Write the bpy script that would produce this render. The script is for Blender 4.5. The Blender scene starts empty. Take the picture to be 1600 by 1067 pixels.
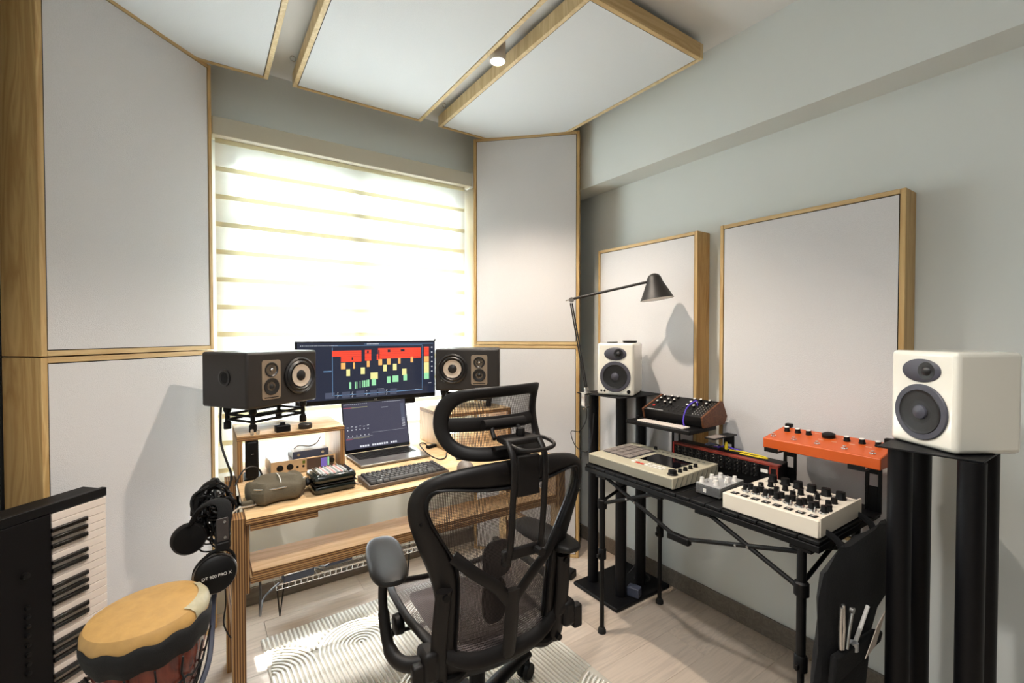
import bpy, bmesh, math, random
from mathutils import Vector, Matrix
random.seed(4)
C = bpy.context.scene.collection
SC = bpy.context.scene
R = math.radians

# ------------------------------------------------------------------ camera
cam = bpy.data.cameras.new('camera'); cam.sensor_width = 36; cam.lens = 715 / 1600 * 36
cam.clip_start = .05
co = bpy.data.objects.new('camera', cam); C.objects.link(co); SC.camera = co
co.location = (0, 0, 1.3); co.rotation_euler = (R(89), 0, R(-34.15))

# ------------------------------------------------------------------ world, lights, exposure
w = bpy.data.worlds.new('world'); SC.world = w; w.use_nodes = True
bg = w.node_tree.nodes['Background']; bg.inputs[0].default_value = (.86, .93, 1, 1); bg.inputs[1].default_value = 3.0

def lamp(name, kind, loc, rot, power, color=(1, 1, 1), **kw):
    l = bpy.data.lights.new(name, kind); l.energy = power; l.color = color
    for k, v in kw.items(): setattr(l, k, v)
    o = bpy.data.objects.new(name, l); C.objects.link(o); o.location = loc; o.rotation_euler = rot
    return o
# late-morning sun in front of the window
lamp('sun', 'SUN', (1, 6, 6), (R(-38), 0, R(3)), 9.0, (1, .98, .95), angle=R(1.2))
# daylight of the open sky outside the window
lamp('window_daylight', 'AREA', (.70, 2.82, 1.34), (R(-90), 0, 0), 250, (.84, .94, 1), shape='RECTANGLE', size=2.2, size_y=2.1)
# ceiling spot between the hanging panels and its twin behind the camera
lamp('ceiling_spot_beam', 'SPOT', (1.03, 1.63, 2.425), (0, 0, 0), 50, (1, .86, .72), spot_size=R(120), spot_blend=.6, shadow_soft_size=.03)
lamp('rear_spot_beam', 'SPOT', (.31, .55, 2.42), (0, 0, 0), 46, (1, .95, .90), spot_size=R(130), spot_blend=.7, shadow_soft_size=.05)

lamp('rear_fill_light', 'AREA', (.15, -.35, 2.53), (0, 0, 0), 5, (.92, .97, 1), shape='RECTANGLE', size=1.2, size_y=.5)  # unseen fill light added behind the camera to brighten the room

vs = SC.view_settings; vs.view_transform = 'Standard'; vs.look = 'None'; vs.gamma = 1; vs.exposure = 0.95
vs.use_curve_mapping = False
SC.display_settings.display_device = 'sRGB'
SC.cycles.use_denoising = True
SC.cycles.max_bounces = 10; SC.cycles.diffuse_bounces = 6; SC.cycles.transparent_max_bounces = 16
SC.cycles.sample_clamp_indirect = 6
SC.cycles.caustics_reflective = False; SC.cycles.caustics_refractive = False

# ------------------------------------------------------------------ materials
def srgb(c):
    return tuple((x / 255 / 12.92 if x / 255 <= .04045 else ((x / 255 + .055) / 1.055) ** 2.4) for x in c) + (1,)
def newmat(name):
    m = bpy.data.materials.new(name); m.use_nodes = True
    nt = m.node_tree; return m, nt, nt.nodes['Principled BSDF']
def plain(name, col, rough=.5, metal=0, bump=0, bscale=300, var=0, coat=0, spec=None, emit=0):
    m, nt, b = newmat(name); c = srgb(col)
    b.inputs['Base Color'].default_value = c; b.inputs['Roughness'].default_value = rough; b.inputs['Metallic'].default_value = metal
    if coat: b.inputs['Coat Weight'].default_value = coat
    if spec is not None: b.inputs['Specular IOR Level'].default_value = spec
    if emit: b.inputs['Emission Color'].default_value = c; b.inputs['Emission Strength'].default_value = emit
    if bump or var:
        tc = nt.nodes.new('ShaderNodeTexCoord'); n = nt.nodes.new('ShaderNodeTexNoise'); n.inputs['Scale'].default_value = bscale
        n.inputs['Detail'].default_value = 3; nt.links.new(tc.outputs['Object'], n.inputs['Vector'])
        if bump:
            bp = nt.nodes.new('ShaderNodeBump'); bp.inputs['Strength'].default_value = bump; bp.inputs['Distance'].default_value = .002
            nt.links.new(n.outputs['Fac'], bp.inputs['Height']); nt.links.new(bp.outputs[0], b.inputs['Normal'])
        if var:
            mx = nt.nodes.new('ShaderNodeMix'); mx.data_type = 'RGBA'
            mx.inputs[6].default_value = tuple(x * (1 - var) for x in c[:3]) + (1,); mx.inputs[7].default_value = tuple(min(1, x * (1 + var)) for x in c[:3]) + (1,)
            nt.links.new(n.outputs['Fac'], mx.inputs[0]); nt.links.new(mx.outputs[2], b.inputs['Base Color'])
    return m
def woodmat(name, c1, c2, scale=(1, 1, 1), freq=9, rough=.55, dist=4, ply=None, plycols=None):
    m, nt, b = newmat(name); b.inputs['Roughness'].default_value = rough
    tc = nt.nodes.new('ShaderNodeTexCoord'); mp = nt.nodes.new('ShaderNodeMapping'); mp.inputs['Scale'].default_value = scale
    nt.links.new(tc.outputs['Object'], mp.inputs[0])
    n = nt.nodes.new('ShaderNodeTexNoise'); n.inputs['Scale'].default_value = freq; n.inputs['Detail'].default_value = 6; n.inputs['Distortion'].default_value = dist * .3
    nt.links.new(mp.outputs[0], n.inputs['Vector'])
    wv = nt.nodes.new('ShaderNodeMath'); wv.operation = 'MULTIPLY'; wv.inputs[1].default_value = 9; nt.links.new(n.outputs['Fac'], wv.inputs[0])
    fr = nt.nodes.new('ShaderNodeMath'); fr.operation = 'PINGPONG'; fr.inputs[1].default_value = 1; nt.links.new(wv.outputs[0], fr.inputs[0])
    mx = nt.nodes.new('ShaderNodeMix'); mx.data_type = 'RGBA'; mx.inputs[6].default_value = srgb(c1); mx.inputs[7].default_value = srgb(c2)
    nt.links.new(fr.outputs[0], mx.inputs[0]); out = mx.outputs[2]
    if ply:
        ax = 'XYZ'.index(ply)
        sp = nt.nodes.new('ShaderNodeSeparateXYZ'); nt.links.new(tc.outputs['Object'], sp.inputs[0])
        sn = nt.nodes.new('ShaderNodeSeparateXYZ'); nt.links.new(tc.outputs['Normal'], sn.inputs[0])
        mu = nt.nodes.new('ShaderNodeMath'); mu.operation = 'MULTIPLY'; mu.inputs[1].default_value = 1 / .0035; nt.links.new(sp.outputs[ax], mu.inputs[0])
        pp = nt.nodes.new('ShaderNodeMath'); pp.operation = 'PINGPONG'; pp.inputs[1].default_value = 1; nt.links.new(mu.outputs[0], pp.inputs[0])
        gt = nt.nodes.new('ShaderNodeMath'); gt.operation = 'GREATER_THAN'; gt.inputs[1].default_value = .5; nt.links.new(pp.outputs[0], gt.inputs[0])
        me = nt.nodes.new('ShaderNodeMix'); me.data_type = 'RGBA'; a, c = plycols or ((176, 134, 84), (96, 62, 34))
        me.inputs[6].default_value = srgb(a); me.inputs[7].default_value = srgb(c); nt.links.new(gt.outputs[0], me.inputs[0])
        ab = nt.nodes.new('ShaderNodeMath'); ab.operation = 'ABSOLUTE'; nt.links.new(sn.outputs[ax], ab.inputs[0])
        g2 = nt.nodes.new('ShaderNodeMath'); g2.operation = 'GREATER_THAN'; g2.inputs[1].default_value = .7; nt.links.new(ab.outputs[0], g2.inputs[0])
        m2 = nt.nodes.new('ShaderNodeMix'); m2.data_type = 'RGBA'; nt.links.new(g2.outputs[0], m2.inputs[0])
        nt.links.new(me.outputs[2], m2.inputs[6]); nt.links.new(out, m2.inputs[7]); out = m2.outputs[2]
    nt.links.new(out, b.inputs['Base Color'])
    bp = nt.nodes.new('ShaderNodeBump'); bp.inputs['Strength'].default_value = .08; nt.links.new(n.outputs['Fac'], bp.inputs['Height']); nt.links.new(bp.outputs[0], b.inputs['Normal'])
    return m

M = {}
M['wall'] = plain('wall_paint', (212, 216, 213), .85, bump=.15, bscale=90)
M['ceil'] = plain('ceiling_paint', (222, 222, 220), .9)
M['fabric'] = plain('panel_fabric', (208, 206, 206), .95, bump=.6, bscale=420, var=.10)
M['ceilfab'] = plain('ceiling_panel_fabric', (218, 222, 224), .95, bump=.5, bscale=420, var=.06)
M['pineV'] = woodmat('pine_upright', (200, 168, 114), (174, 138, 84), (9, 9, .9), 1.7)
M['pineH'] = woodmat('pine_level', (206, 178, 130), (186, 154, 104), (.9, 9, 9), 1.7)
M['pinepale'] = woodmat('pine_pale', (226, 206, 164), (206, 182, 136), (9, .9, 9), 1.6)
M['plyZ'] = woodmat('ply_flat', (226, 194, 150), (206, 170, 122), (1, 8, 8), 2.2, ply='Z')
M['plyX'] = woodmat('ply_side', (200, 166, 122), (178, 142, 98), (8, 8, 1), 2.2, ply='X')
M['plyY'] = woodmat('ply_front', (200, 166, 122), (178, 142, 98), (1, 8, 8), 2.2, ply='Y')
M['walnut'] = woodmat('walnut_cheek', (112, 66, 36), (84, 46, 24), (2, 12, 12), 3)
M['base'] = woodmat('baseboard_wood', (120, 112, 102), (104, 96, 86), (.8, 9, 9), 3)
M['black'] = plain('black_plastic', (7, 6, 7), .5, spec=.28)
M['blackm'] = plain('black_powdercoat', (7, 7, 8), .5, bump=.1, bscale=500, spec=.28)
M['stand'] = plain('stand_steel', (4, 4, 7), .5, spec=.25)
M['rubber'] = plain('rubber', (14, 13, 13), .75)
M['chair'] = plain('chair_resin', (18, 14, 13), .5, bump=.12, bscale=600, spec=.35)
M['chairm'] = plain('chair_strand', (60, 52, 50), .6)
M['chairs'] = plain('seat_strand', (96, 84, 82), .6)
M['pad'] = plain('armpad_urethane', (20, 18, 16), .5, bump=.1, bscale=700, spec=.35)
M['charcoal'] = plain('cabinet_charcoal', (34, 30, 28), .5, bump=.1, bscale=500)
M['cone'] = plain('speaker_cone', (24, 23, 24), .4)
M['ring'] = plain('woofer_ring', (196, 182, 166), .45, metal=.25)
M['plate'] = plain('driver_plate', (158, 142, 124), .4, metal=.6)
M['white'] = plain('gloss_white', (232, 228, 216), .16, coat=.6)
M['slate'] = plain('driver_bezel', (70, 70, 80), .45)
M['cream'] = plain('cream_enamel', (222, 212, 196), .42)
M['beige'] = plain('beige_plastic', (182, 174, 152), .5)
M['beiged'] = plain('beige_grille', (128, 124, 110), .6)
M['padgrey'] = plain('pad_rubber', (128, 118, 112), .7)
M['orange'] = plain('orange_enamel', (196, 84, 26), .42)
M['knobw'] = plain('knob_cap_white', (224, 220, 214), .4)
M['glassblk'] = plain('black_glass', (8, 8, 12), .08)
M['alu'] = plain('aluminium', (150, 146, 142), .3, metal=.8)
M['silver'] = plain('bright_metal', (210, 208, 205), .25, metal=.9)
M['chrome'] = plain('chrome', (220, 220, 220), .15, metal=1)
M['red'] = plain('red_plastic', (200, 46, 36), .4)
M['redrack'] = plain('red_rack_rail', (132, 44, 30), .45)
M['yellow'] = plain('yellow_cable', (222, 200, 40), .5)
M['purple'] = plain('purple_cable', (84, 56, 190), .5)
M['cable'] = plain('black_cable', (14, 14, 16), .5)
M['cablew'] = plain('tan_cable', (170, 158, 142), .5)
M['olive'] = plain('olive_canvas', (92, 84, 68), .85, bump=.4, bscale=180, var=.15)
M['greencase'] = plain('dark_green_shell', (16, 24, 20), .18, coat=.5)
M['gold'] = plain('gold_faceplate', (202, 176, 142), .35, metal=.45)
M['greyshell'] = plain('grey_shell', (176, 176, 176), .35, metal=.3)
M['keyw'] = plain('piano_key_white', (226, 214, 204), .3)
M['keyb'] = plain('piano_key_black', (14, 12, 12), .22)
M['piano'] = plain('piano_body', (7, 5, 6), .55, spec=.22)
M['skin'] = plain('goat_skin', (188, 148, 88), .5, bump=.5, bscale=30, var=.20)
M['drumwood'] = woodmat('drum_mahogany', (120, 48, 30), (82, 28, 18), (6, 6, 1), 3, rough=.25)
M['rope'] = plain('black_rope', (10, 10, 12), .8, bump=.5, bscale=400)
M['keycap'] = plain('keycap', (92, 92, 92), .6)
M['keycapd'] = plain('keycap_dark', (66, 66, 68), .6)
M['lampblk'] = plain('lamp_black', (32, 29, 27), .5)
M['lampin'] = plain('lamp_inside', (240, 236, 230), .5)
M['mat'] = plain('dark_fabric', (4, 4, 6), .95, bump=.4, bscale=200)
M['paper'] = plain('paper', (214, 200, 184), .8)
M['mouse'] = plain('mouse_grey', (120, 110, 102), .55)
M['rugw'] = plain('rug_white', (236, 234, 226), .95, bump=.4, bscale=250)
M['rugg'] = plain('rug_line', (186, 180, 168), .95, bump=.4, bscale=250)
M['frame_w'] = plain('window_frame', (206, 208, 206), .45, metal=.1)
M['stand_foot'] = plain('spotlight_housing', (206, 196, 186), .5)
M['bluegrey'] = plain('adapter_grey', (60, 66, 84), .5)
M['ledw'] = plain('lamp_face', (255, 236, 214), .5, emit=30)
def emat(name, col, s=.55):
    m, nt, b = newmat(name); b.inputs['Base Color'].default_value = (0.01, 0.01, 0.01, 1); b.inputs['Roughness'].default_value = .25
    b.inputs['Emission Color'].default_value = srgb(col); b.inputs['Emission Strength'].default_value = s; return m
E = dict(bg=emat('screen_navy', (38, 44, 62)), dk=emat('screen_dark', (32, 38, 54)), red=emat('screen_red', (255, 78, 54)), or_=emat('screen_orange', (255, 190, 110)),
         ye=emat('screen_yellow', (244, 238, 160)), gr=emat('screen_green', (160, 232, 176)), bl=emat('screen_blue', (110, 150, 190)),
         wh=emat('screen_white', (226, 228, 236)), pk=emat('screen_pink', (214, 96, 110)), pu=emat('screen_purple', (110, 90, 170)), gy=emat('screen_grey', (78, 84, 104)), lp=emat('laptop_grey', (66, 66, 84)))
# glass and blind
def glassmat():
    m, nt, b = newmat('window_glass'); nt.nodes.remove(b)
    t = nt.nodes.new('ShaderNodeBsdfTransparent'); g = nt.nodes.new('ShaderNodeBsdfGlossy'); g.inputs['Roughness'].default_value = .05
    f = nt.nodes.new('ShaderNodeMixShader'); f.inputs[0].default_value = .06
    nt.links.new(t.outputs[0], f.inputs[1]); nt.links.new(g.outputs[0], f.inputs[2]); nt.links.new(f.outputs[0], nt.nodes['Material Output'].inputs[0]); return m
def blindmat(name, trans, diff, k, clear=0):   # woven voile: part of the light passes straight through the weave
    m, nt, b = newmat(name); nt.nodes.remove(b)
    t = nt.nodes.new('ShaderNodeBsdfTranslucent'); t.inputs[0].default_value = srgb(trans)
    d = nt.nodes.new('ShaderNodeBsdfDiffuse'); d.inputs[0].default_value = srgb(diff)
    f = nt.nodes.new('ShaderNodeMixShader'); f.inputs[0].default_value = k
    nt.links.new(d.outputs[0], f.inputs[1]); nt.links.new(t.outputs[0], f.inputs[2]); out = f.outputs[0]
    if clear:
        tr = nt.nodes.new('ShaderNodeBsdfTransparent'); g = nt.nodes.new('ShaderNodeMixShader'); g.inputs[0].default_value = clear
        nt.links.new(out, g.inputs[1]); nt.links.new(tr.outputs[0], g.inputs[2]); out = g.outputs[0]
    nt.links.new(out, nt.nodes['Material Output'].inputs[0]); return m
M['glass'] = glassmat()
M['band'] = blindmat('blind_band', (248, 252, 248), (232, 232, 226), .05, .40)
M['bandd'] = blindmat('blind_overlap', (244, 240, 206), (232, 226, 200), .10, .09)
def clearplastic():
    m, nt, b = newmat('clear_acrylic'); b.inputs['Base Color'].default_value = (.75, .75, .75, 1); b.inputs['Roughness'].default_value = .06
    b.inputs['Transmission Weight'].default_value = .85; return m
M['acrylic'] = clearplastic()

# ------------------------------------------------------------------ mesh builder
class MB:
    def __init__(s, mat=None): s.v = []; s.f = []; s.mt = mat or Matrix.Identity(4)
    def add(s, vs, fs):
        o = len(s.v); s.v += [tuple(s.mt @ Vector(p)) for p in vs]; s.f += [tuple(i + o for i in f) for f in fs]; return s
    def box(s, x0, y0, z0, x1, y1, z1):
        return s.add([(x0, y0, z0), (x1, y0, z0), (x1, y1, z0), (x0, y1, z0), (x0, y0, z1), (x1, y0, z1), (x1, y1, z1), (x0, y1, z1)],
                     [(0, 3, 2, 1), (4, 5, 6, 7), (0, 1, 5, 4), (1, 2, 6, 5), (2, 3, 7, 6), (3, 0, 4, 7)])
    def cyl(s, p0, p1, r0, r1=None, n=16):
        return s.tube([p0, p1], [r0, r0 if r1 is None else r1], n)
    def tube(s, pts, r, n=8, closed=False, flat=1.0, up=None):
        pts = [Vector(p) for p in pts]; k = len(pts); rs = r if isinstance(r, (list, tuple)) else [r] * k
        vs = []; fs = []; prev = None
        for i, p in enumerate(pts):
            if closed: t = pts[(i + 1) % k] - pts[i - 1]
            else: t = pts[min(i + 1, k - 1)] - pts[max(i - 1, 0)]
            if t.length < 1e-9: t = Vector((0, 0, 1))
            t.normalize()
            if prev is None:
                a = Vector(up) if up else (Vector((0, 0, 1)) if abs(t.z) < .9 else Vector((1, 0, 0)))
            else: a = prev
            a = a - t * a.dot(t)
            if a.length < 1e-6: a = t.orthogonal()
            a.normalize(); prev = a; b = t.cross(a)
            for j in range(n):
                th = 2 * math.pi * j / n; vs.append(p + a * math.cos(th) * rs[i] * flat + b * math.sin(th) * rs[i])
        for i in range(k if closed else k - 1):
            i2 = (i + 1) % k
            for j in range(n): fs.append((i * n + j, i * n + (j + 1) % n, i2 * n + (j + 1) % n, i2 * n + j))
        if not closed: fs += [tuple(range(n - 1, -1, -1)), tuple(range((k - 1) * n, k * n))]
        return s.add(vs, fs)
    def lathe(s, prof, n=24, c=(0, 0, 0), axis='Z', wob=None):
        vs = []; fs = []
        for (r, z) in prof:
            for j in range(n):
                th = 2 * math.pi * j / n; x, y = r * math.cos(th), r * math.sin(th)
                p = {'Z': (x, y, z), 'Y': (x, z, y), 'X': (z, x, y)}[axis]
                vs.append((p[0] + c[0], p[1] + c[1], p[2] + c[2]))
        k = len(prof)
        for i in range(k - 1):
            for j in range(n):
                q = (i * n + j, i * n + (j + 1) % n, (i + 1) * n + (j + 1) % n, (i + 1) * n + j)
                fs.append(q if axis != 'Y' else q[::-1])
        a, b = tuple(range(n - 1, -1, -1)), tuple(range((k - 1) * n, k * n))
        fs += [a, b] if axis != 'Y' else [a[::-1], b[::-1]]
        return s.add(vs, fs)
    def prism(s, out, lo, hi, plane='XZ'):   # outline in plane, extruded along the third axis
        n = len(out)
        def mk(a, b, d): return {'XZ': (a, d, b), 'XY': (a, b, d), 'YZ': (d, a, b)}[plane]
        vs = [mk(a, b, lo) for a, b in out] + [mk(a, b, hi) for a, b in out]
        fs = [tuple(range(n)), tuple(range(2 * n - 1, n - 1, -1))] + [(i, i + n, (i + 1) % n + n, (i + 1) % n) for i in range(n)]
        return s.add(vs, fs)
    def ellipsoid(s, c, r, nu=16, nv=10):
        vs = []; fs = []
        for i in range(nv + 1):
            ph = math.pi * i / nv
            for j in range(nu):
                th = 2 * math.pi * j / nu
                vs.append((c[0] + r[0] * math.sin(ph) * math.cos(th), c[1] + r[1] * math.sin(ph) * math.sin(th), c[2] + r[2] * math.cos(ph)))
        for i in range(nv):
            for j in range(nu): fs.append((i * nu + j, (i + 1) * nu + j, (i + 1) * nu + (j + 1) % nu, i * nu + (j + 1) % nu))
        return s.add(vs, fs)
    def ring(s, outer, inner, fn, sec=10):   # closed frame with rounded section; outer/inner lists of (x,z); fn(x,z,t)->(x,y,z) t in -1..1
        n = len(outer); vs = []; fs = []
        for (ox, oz), (ix, iz) in zip(outer, inner):
            for j in range(sec):
                a = 2 * math.pi * j / sec; k = .5 + .5 * math.cos(a)
                vs.append(fn(ix + (ox - ix) * k, iz + (oz - iz) * k, math.sin(a)))
        for i in range(n):
            for j in range(sec):
                fs.append((i * sec + j, ((i + 1) % n) * sec + j, ((i + 1) % n) * sec + (j + 1) % sec, i * sec + (j + 1) % sec))
        return s.add(vs, fs)
    def obj(s, name, mat, parent=None, bevel=0, seg=2, sub=0, ang=35, loc=None, rot=None, kind=None, label=None):
        me = bpy.data.meshes.new(name); me.from_pydata(s.v, [], s.f)
        bm = bmesh.new(); bm.from_mesh(me); bmesh.ops.remove_doubles(bm, verts=bm.verts, dist=1e-6); bmesh.ops.recalc_face_normals(bm, faces=bm.faces); bm.to_mesh(me); bm.free()
        me.materials.append(M[mat] if isinstance(mat, str) else mat)
        for p in me.polygons: p.use_smooth = True
        me.set_sharp_from_angle(angle=R(ang))
        o = bpy.data.objects.new(name, me); C.objects.link(o)
        if parent: o.parent = parent
        if loc: o.location = loc
        if rot: o.rotation_euler = rot
        if bevel:
            b = o.modifiers.new('bevel', 'BEVEL'); b.width = bevel; b.segments = seg; b.limit_method = 'ANGLE'; b.angle_limit = R(40)
            b.harden_normals = False
        if sub:
            b = o.modifiers.new('subsurf', 'SUBSURF'); b.levels = sub; b.render_levels = sub
        if kind: o['kind'] = kind
        if label: o['label'] = label
        return o
def B(x0, y0, z0, x1, y1, z1): return MB().box(x0, y0, z0, x1, y1, z1)
def thing(name, label, cat, loc=(0, 0, 0), rz=0, group=None, rot=None):
    o = bpy.data.objects.new(name, None); C.objects.link(o); o.location = loc; o.rotation_euler = rot or (0, 0, rz)
    o.empty_display_size = .05; o['label'] = label; o['category'] = cat
    if group: o['group'] = group
    return o
def tag(o, label, cat, group=None):
    o['label'] = label; o['category'] = cat
    if group: o['group'] = group
    return o
def dup(root, loc, rot=None, label=None, group=None):
    r = root.copy(); C.objects.link(r); r.location = loc
    if rot is not None: r.rotation_euler = rot
    if label: r['label'] = label
    if group: r['group'] = group
    for ch in list(root.children):
        c = ch.copy(); C.objects.link(c); c.parent = r
        for g in ch.children: d = g.copy(); C.objects.link(d); d.parent = c
    return r
def struct(o): o['kind'] = 'structure'; return o
def place(proto, name, parent, locs, rot=None):   # copies of one part sharing its mesh
    proto.location = locs[0]; res = [proto]
    for l in locs[1:]:
        c = proto.copy(); C.objects.link(c); c.parent = parent; c.location = l; res.append(c)
    return res
def arc(c, r, a0, a1, n, f=lambda x, y: (x, y)):
    return [f(c[0] + r * math.cos(R(a0 + (a1 - a0) * i / n)), c[1] + r * math.sin(R(a0 + (a1 - a0) * i / n))) for i in range(n + 1)]
def spline(pts, k=6):
    P = [Vector(p) for p in pts]; out = []
    for i in range(len(P) - 1):
        a, b, c, d = P[max(i - 1, 0)], P[i], P[i + 1], P[min(i + 2, len(P) - 1)]
        for j in range(k):
            t = j / k; out.append(.5 * ((2 * b) + (c - a) * t + (2 * a - 5 * b + 4 * c - d) * t * t + (3 * b - a - 3 * c + d) * t ** 3))
    out.append(P[-1]); return out
def cable(name, pts, r, mat, label=None, cat=None, parent=None, k=6, group=None):
    o = MB().tube(spline(pts, k), r, 6).obj(name, mat, parent)
    if cat: tag(o, label, cat, group)
    return o
def text(name, body, size, mat, parent, loc, rot, ext=.0002, align='CENTER'):
    cu = bpy.data.curves.new(name, 'FONT'); cu.body = body; cu.size = size; cu.extrude = ext; cu.align_x = align; cu.align_y = 'CENTER'
    cu.materials.append(M[mat] if isinstance(mat, str) else mat)
    tmp = bpy.data.objects.new(name, cu); C.objects.link(tmp); bpy.context.view_layer.update()
    me = bpy.data.meshes.new_from_object(tmp.evaluated_get(bpy.context.evaluated_depsgraph_get()))
    bpy.data.objects.remove(tmp)
    if not me.materials: me.materials.append(M[mat] if isinstance(mat, str) else mat)
    o = bpy.data.objects.new(name, me); C.objects.link(o); o.parent = parent; o.location = loc; o.rotation_euler = rot; return o

# ------------------------------------------------------------------ room
XL, XR, YB, YF, H = -.53, 2.0, 2.50, -1.35, 2.545
struct(B(XL - .1, YF - .1, -.06, XR + .2, YB + .14, -.012).obj('floor', 'base'))
# vinyl floor planks
def plankmat(i):
    import random as rr
    a = [(204, 188, 172), (200, 184, 168), (208, 192, 176)][i]
    return woodmat('floor_plank_%d' % i, a, tuple(int(x * .92) for x in a), (.55, 9, 9), 2.6, rough=.42)
fl = bpy.data.objects['floor']; pm = [plankmat(i) for i in range(3)]
pr = []
for i in range(3):
    o = B(-.6, -.0889, -.012, .6, .0889, 0).obj('plank', pm[i], fl, bevel=.0006, seg=1); pr.append(o)
y = YB - .09; row = 0; first = [True] * 3
while y > YF - .05:
    x = XL + .6 - [.0, .45, .8, .2][row % 4]
    while x - .6 < XR:
        x0, x1 = max(x - .6, XL), min(x + .6, XR)
        if x1 - x0 > .02:
            i = random.randrange(3)
            if first[i]: o = pr[i]; first[i] = False
            else: o = pr[i].copy(); C.objects.link(o); o.parent = fl
            o.location = ((x0 + x1) / 2, y, 0); o.scale = ((x1 - x0 - .0004) / 1.2, 1, 1)
        x += 1.201
    y -= .178; row += 1
struct(B(XL - .1, YF - .1, H, XR + .3, YB + .14, H + .08).obj('ceiling', 'ceil'))
struct(B(XL - .1, YF, 0, XL, YB + .14, H).obj('wall_left', 'wall'))
struct(B(XL - .1, YF - .1, 0, XR + .2, YF, H).obj('wall_front', plain('rear_wall_paint', (120, 112, 104), .9)))
# window wall with an opening
WX0, WX1, WZ0, WZ1 = .11, 1.30, .50, 2.13
wb = MB(); wb.box(XL, YB, 0, WX0, YB + .14, H); wb.box(WX1, YB, 0, XR + .2, YB + .14, H); wb.box(WX0, YB, 0, WX1, YB + .14, WZ0); wb.box(WX0, YB, WZ1, WX1, YB + .14, H)
struct(wb.obj('wall_back', 'wall'))
# right wall: lower part set back under a beam
wr = MB(); wr.box(XR, YF, 0, XR + .2, YB, 2.142); struct(wr.obj('wall_right', 'wall'))
struct(B(1.855, YF, 2.142, XR + .2, YB, H).obj('trim_1', 'wall'))
bpy.data.objects['trim_1']['label'] = 'dropped beam along the top of the right wall'
# window behind the blind: frame, mullion, transom, panes, latches
struct_win = B(WX0, YB + .0, WZ0, WX0 + .03, YB + .05, WZ1); wf = struct_win
wf.box(WX1 - .03, YB + .0, WZ0, WX1, YB + .05, WZ1).box(WX0, YB + .0, WZ0, WX1, YB + .05, WZ0 + .035).box(WX0, YB + .0, WZ1 - .04, WX1, YB + .05, WZ1)
win = struct(wf.obj('window_1', 'frame_w'))
B(.665, YB - .015, WZ0, .725, YB + .05, WZ1).obj('mullion', 'frame_w', win)
for x0, x1 in ((WX0 + .03, .665), (.725, WX1 - .03)):
    B(x0, YB - .01, 1.79, x1, YB + .05, 1.85).obj('transom', 'frame_w', win)
    for z0, z1 in ((WZ0 + .035, 1.79), (1.85, WZ1 - .04)):
        B(x0, YB + .02, z0, x1, YB + .025, z1).obj('pane', 'glass', win)
    xm = (x0 + x1) / 2 + .02
    MB().tube([(xm - .03, YB - .018, 1.822), (xm, YB - .02, 1.828), (xm + .04, YB - .018, 1.815)], .008).obj('latch', 'black', win)
struct(B(WX0 - .0, YB - .0, WZ0 - .015, WX1, YB + .14, WZ0 + .002).obj('trim_2', 'frame_w'))
bpy.data.objects['trim_2']['label'] = 'window sill'
# baseboards
struct(B(XR - .012, YF, 0, XR, YB, .085).obj('baseboard_right', 'base', bevel=.003))
struct(B(.16, YB - .012, 0, 1.45, YB, .085).obj('baseboard_back', 'base', bevel=.003))
struct(B(XL, YF, 0, XL + .012, 1.9, .085).obj('baseboard_left', 'base', bevel=.003))
# zebra roller blind
bl = thing('roller_blind', 'cream zebra roller blind glowing in front of the window', 'blind', (.045, 2.45, 0))
B(0, -.045, 2.175, 1.30, .03, 2.255).obj('valance', plain('valance_fabric', (196, 190, 172), .7), bl, bevel=.004)
B(1.30, -.047, 2.173, 1.306, .032, 2.257).obj('end_cap', 'frame_w', bl)
z = 2.175; first = True
while z > .64:
    B(.012, 0, z - .021, 1.272, .0012, z).obj('overlap_band', 'bandd', bl)
    z1 = max(z - .124, .63)
    B(.012, .001, z1, 1.272, .002, z - .021).obj('sheer_band', 'band', bl)
    z = z1
B(.010, -.006, .605, 1.274, .010, .632).obj('bottom_rail', 'frame_w', bl, bevel=.004)

# ------------------------------------------------------------------ acoustic panels
def panel(name, label, w, h, d, loc, rot, group, fab='fabric', vm='pineV', hm='pineH', fw=.017, cat='acoustic panel'):
    t = thing(name, label, cat, loc, 0, group, rot)
    B(0, 0, 0, fw, d, h).obj('frame_board', vm, t, bevel=.0015, seg=1); B(w - fw, 0, 0, w, d, h).obj('frame_board', vm, t, bevel=.0015, seg=1)
    B(fw, 0, 0, w - fw, d, fw).obj('frame_board', hm, t, bevel=.0015, seg=1); B(fw, 0, h - fw, w - fw, d, h).obj('frame_board', hm, t, bevel=.0015, seg=1)
    g = .003; x0, x1, z0, z1 = fw + g, w - fw - g, fw + g, h - fw - g
    # pillowed cloth face
    m = MB(); nx, nz = 8, 12; vs = []; fs = []
    for i in range(nx + 1):
        for j in range(nz + 1):
            u, v = i / nx, j / nz; e = min(u, 1 - u, v, 1 - v)
            vs.append((x0 + (x1 - x0) * u, .0025 if e == 0 else .0005 - .001 * min(1, e * 3), z0 + (z1 - z0) * v))
    for i in range(nx):
        for j in range(nz): a = i * (nz + 1) + j; fs.append((a, a + nz + 1, a + nz + 2, a + 1))
    m.add(vs, fs); m.obj('fabric', fab, t)
    B(x0 - g, .006, z0 - g, x1 + g, d - .004, z1 + g).obj('backing', 'black', t)
    return t
a45 = (0, 0, R(45)); g = 'cloth-faced corner panels stacked in the two back corners'
WP = .632
panel('corner_panel', 'tall cloth panel in the left corner, upper of its stack', WP, 1.228, .155, (-.402, 1.942, 1.230), a45, g)
panel('corner_panel', 'cloth panel on the floor in the left corner behind the piano', WP, 1.226, .155, (-.402, 1.942, 0), a45, g)
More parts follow.
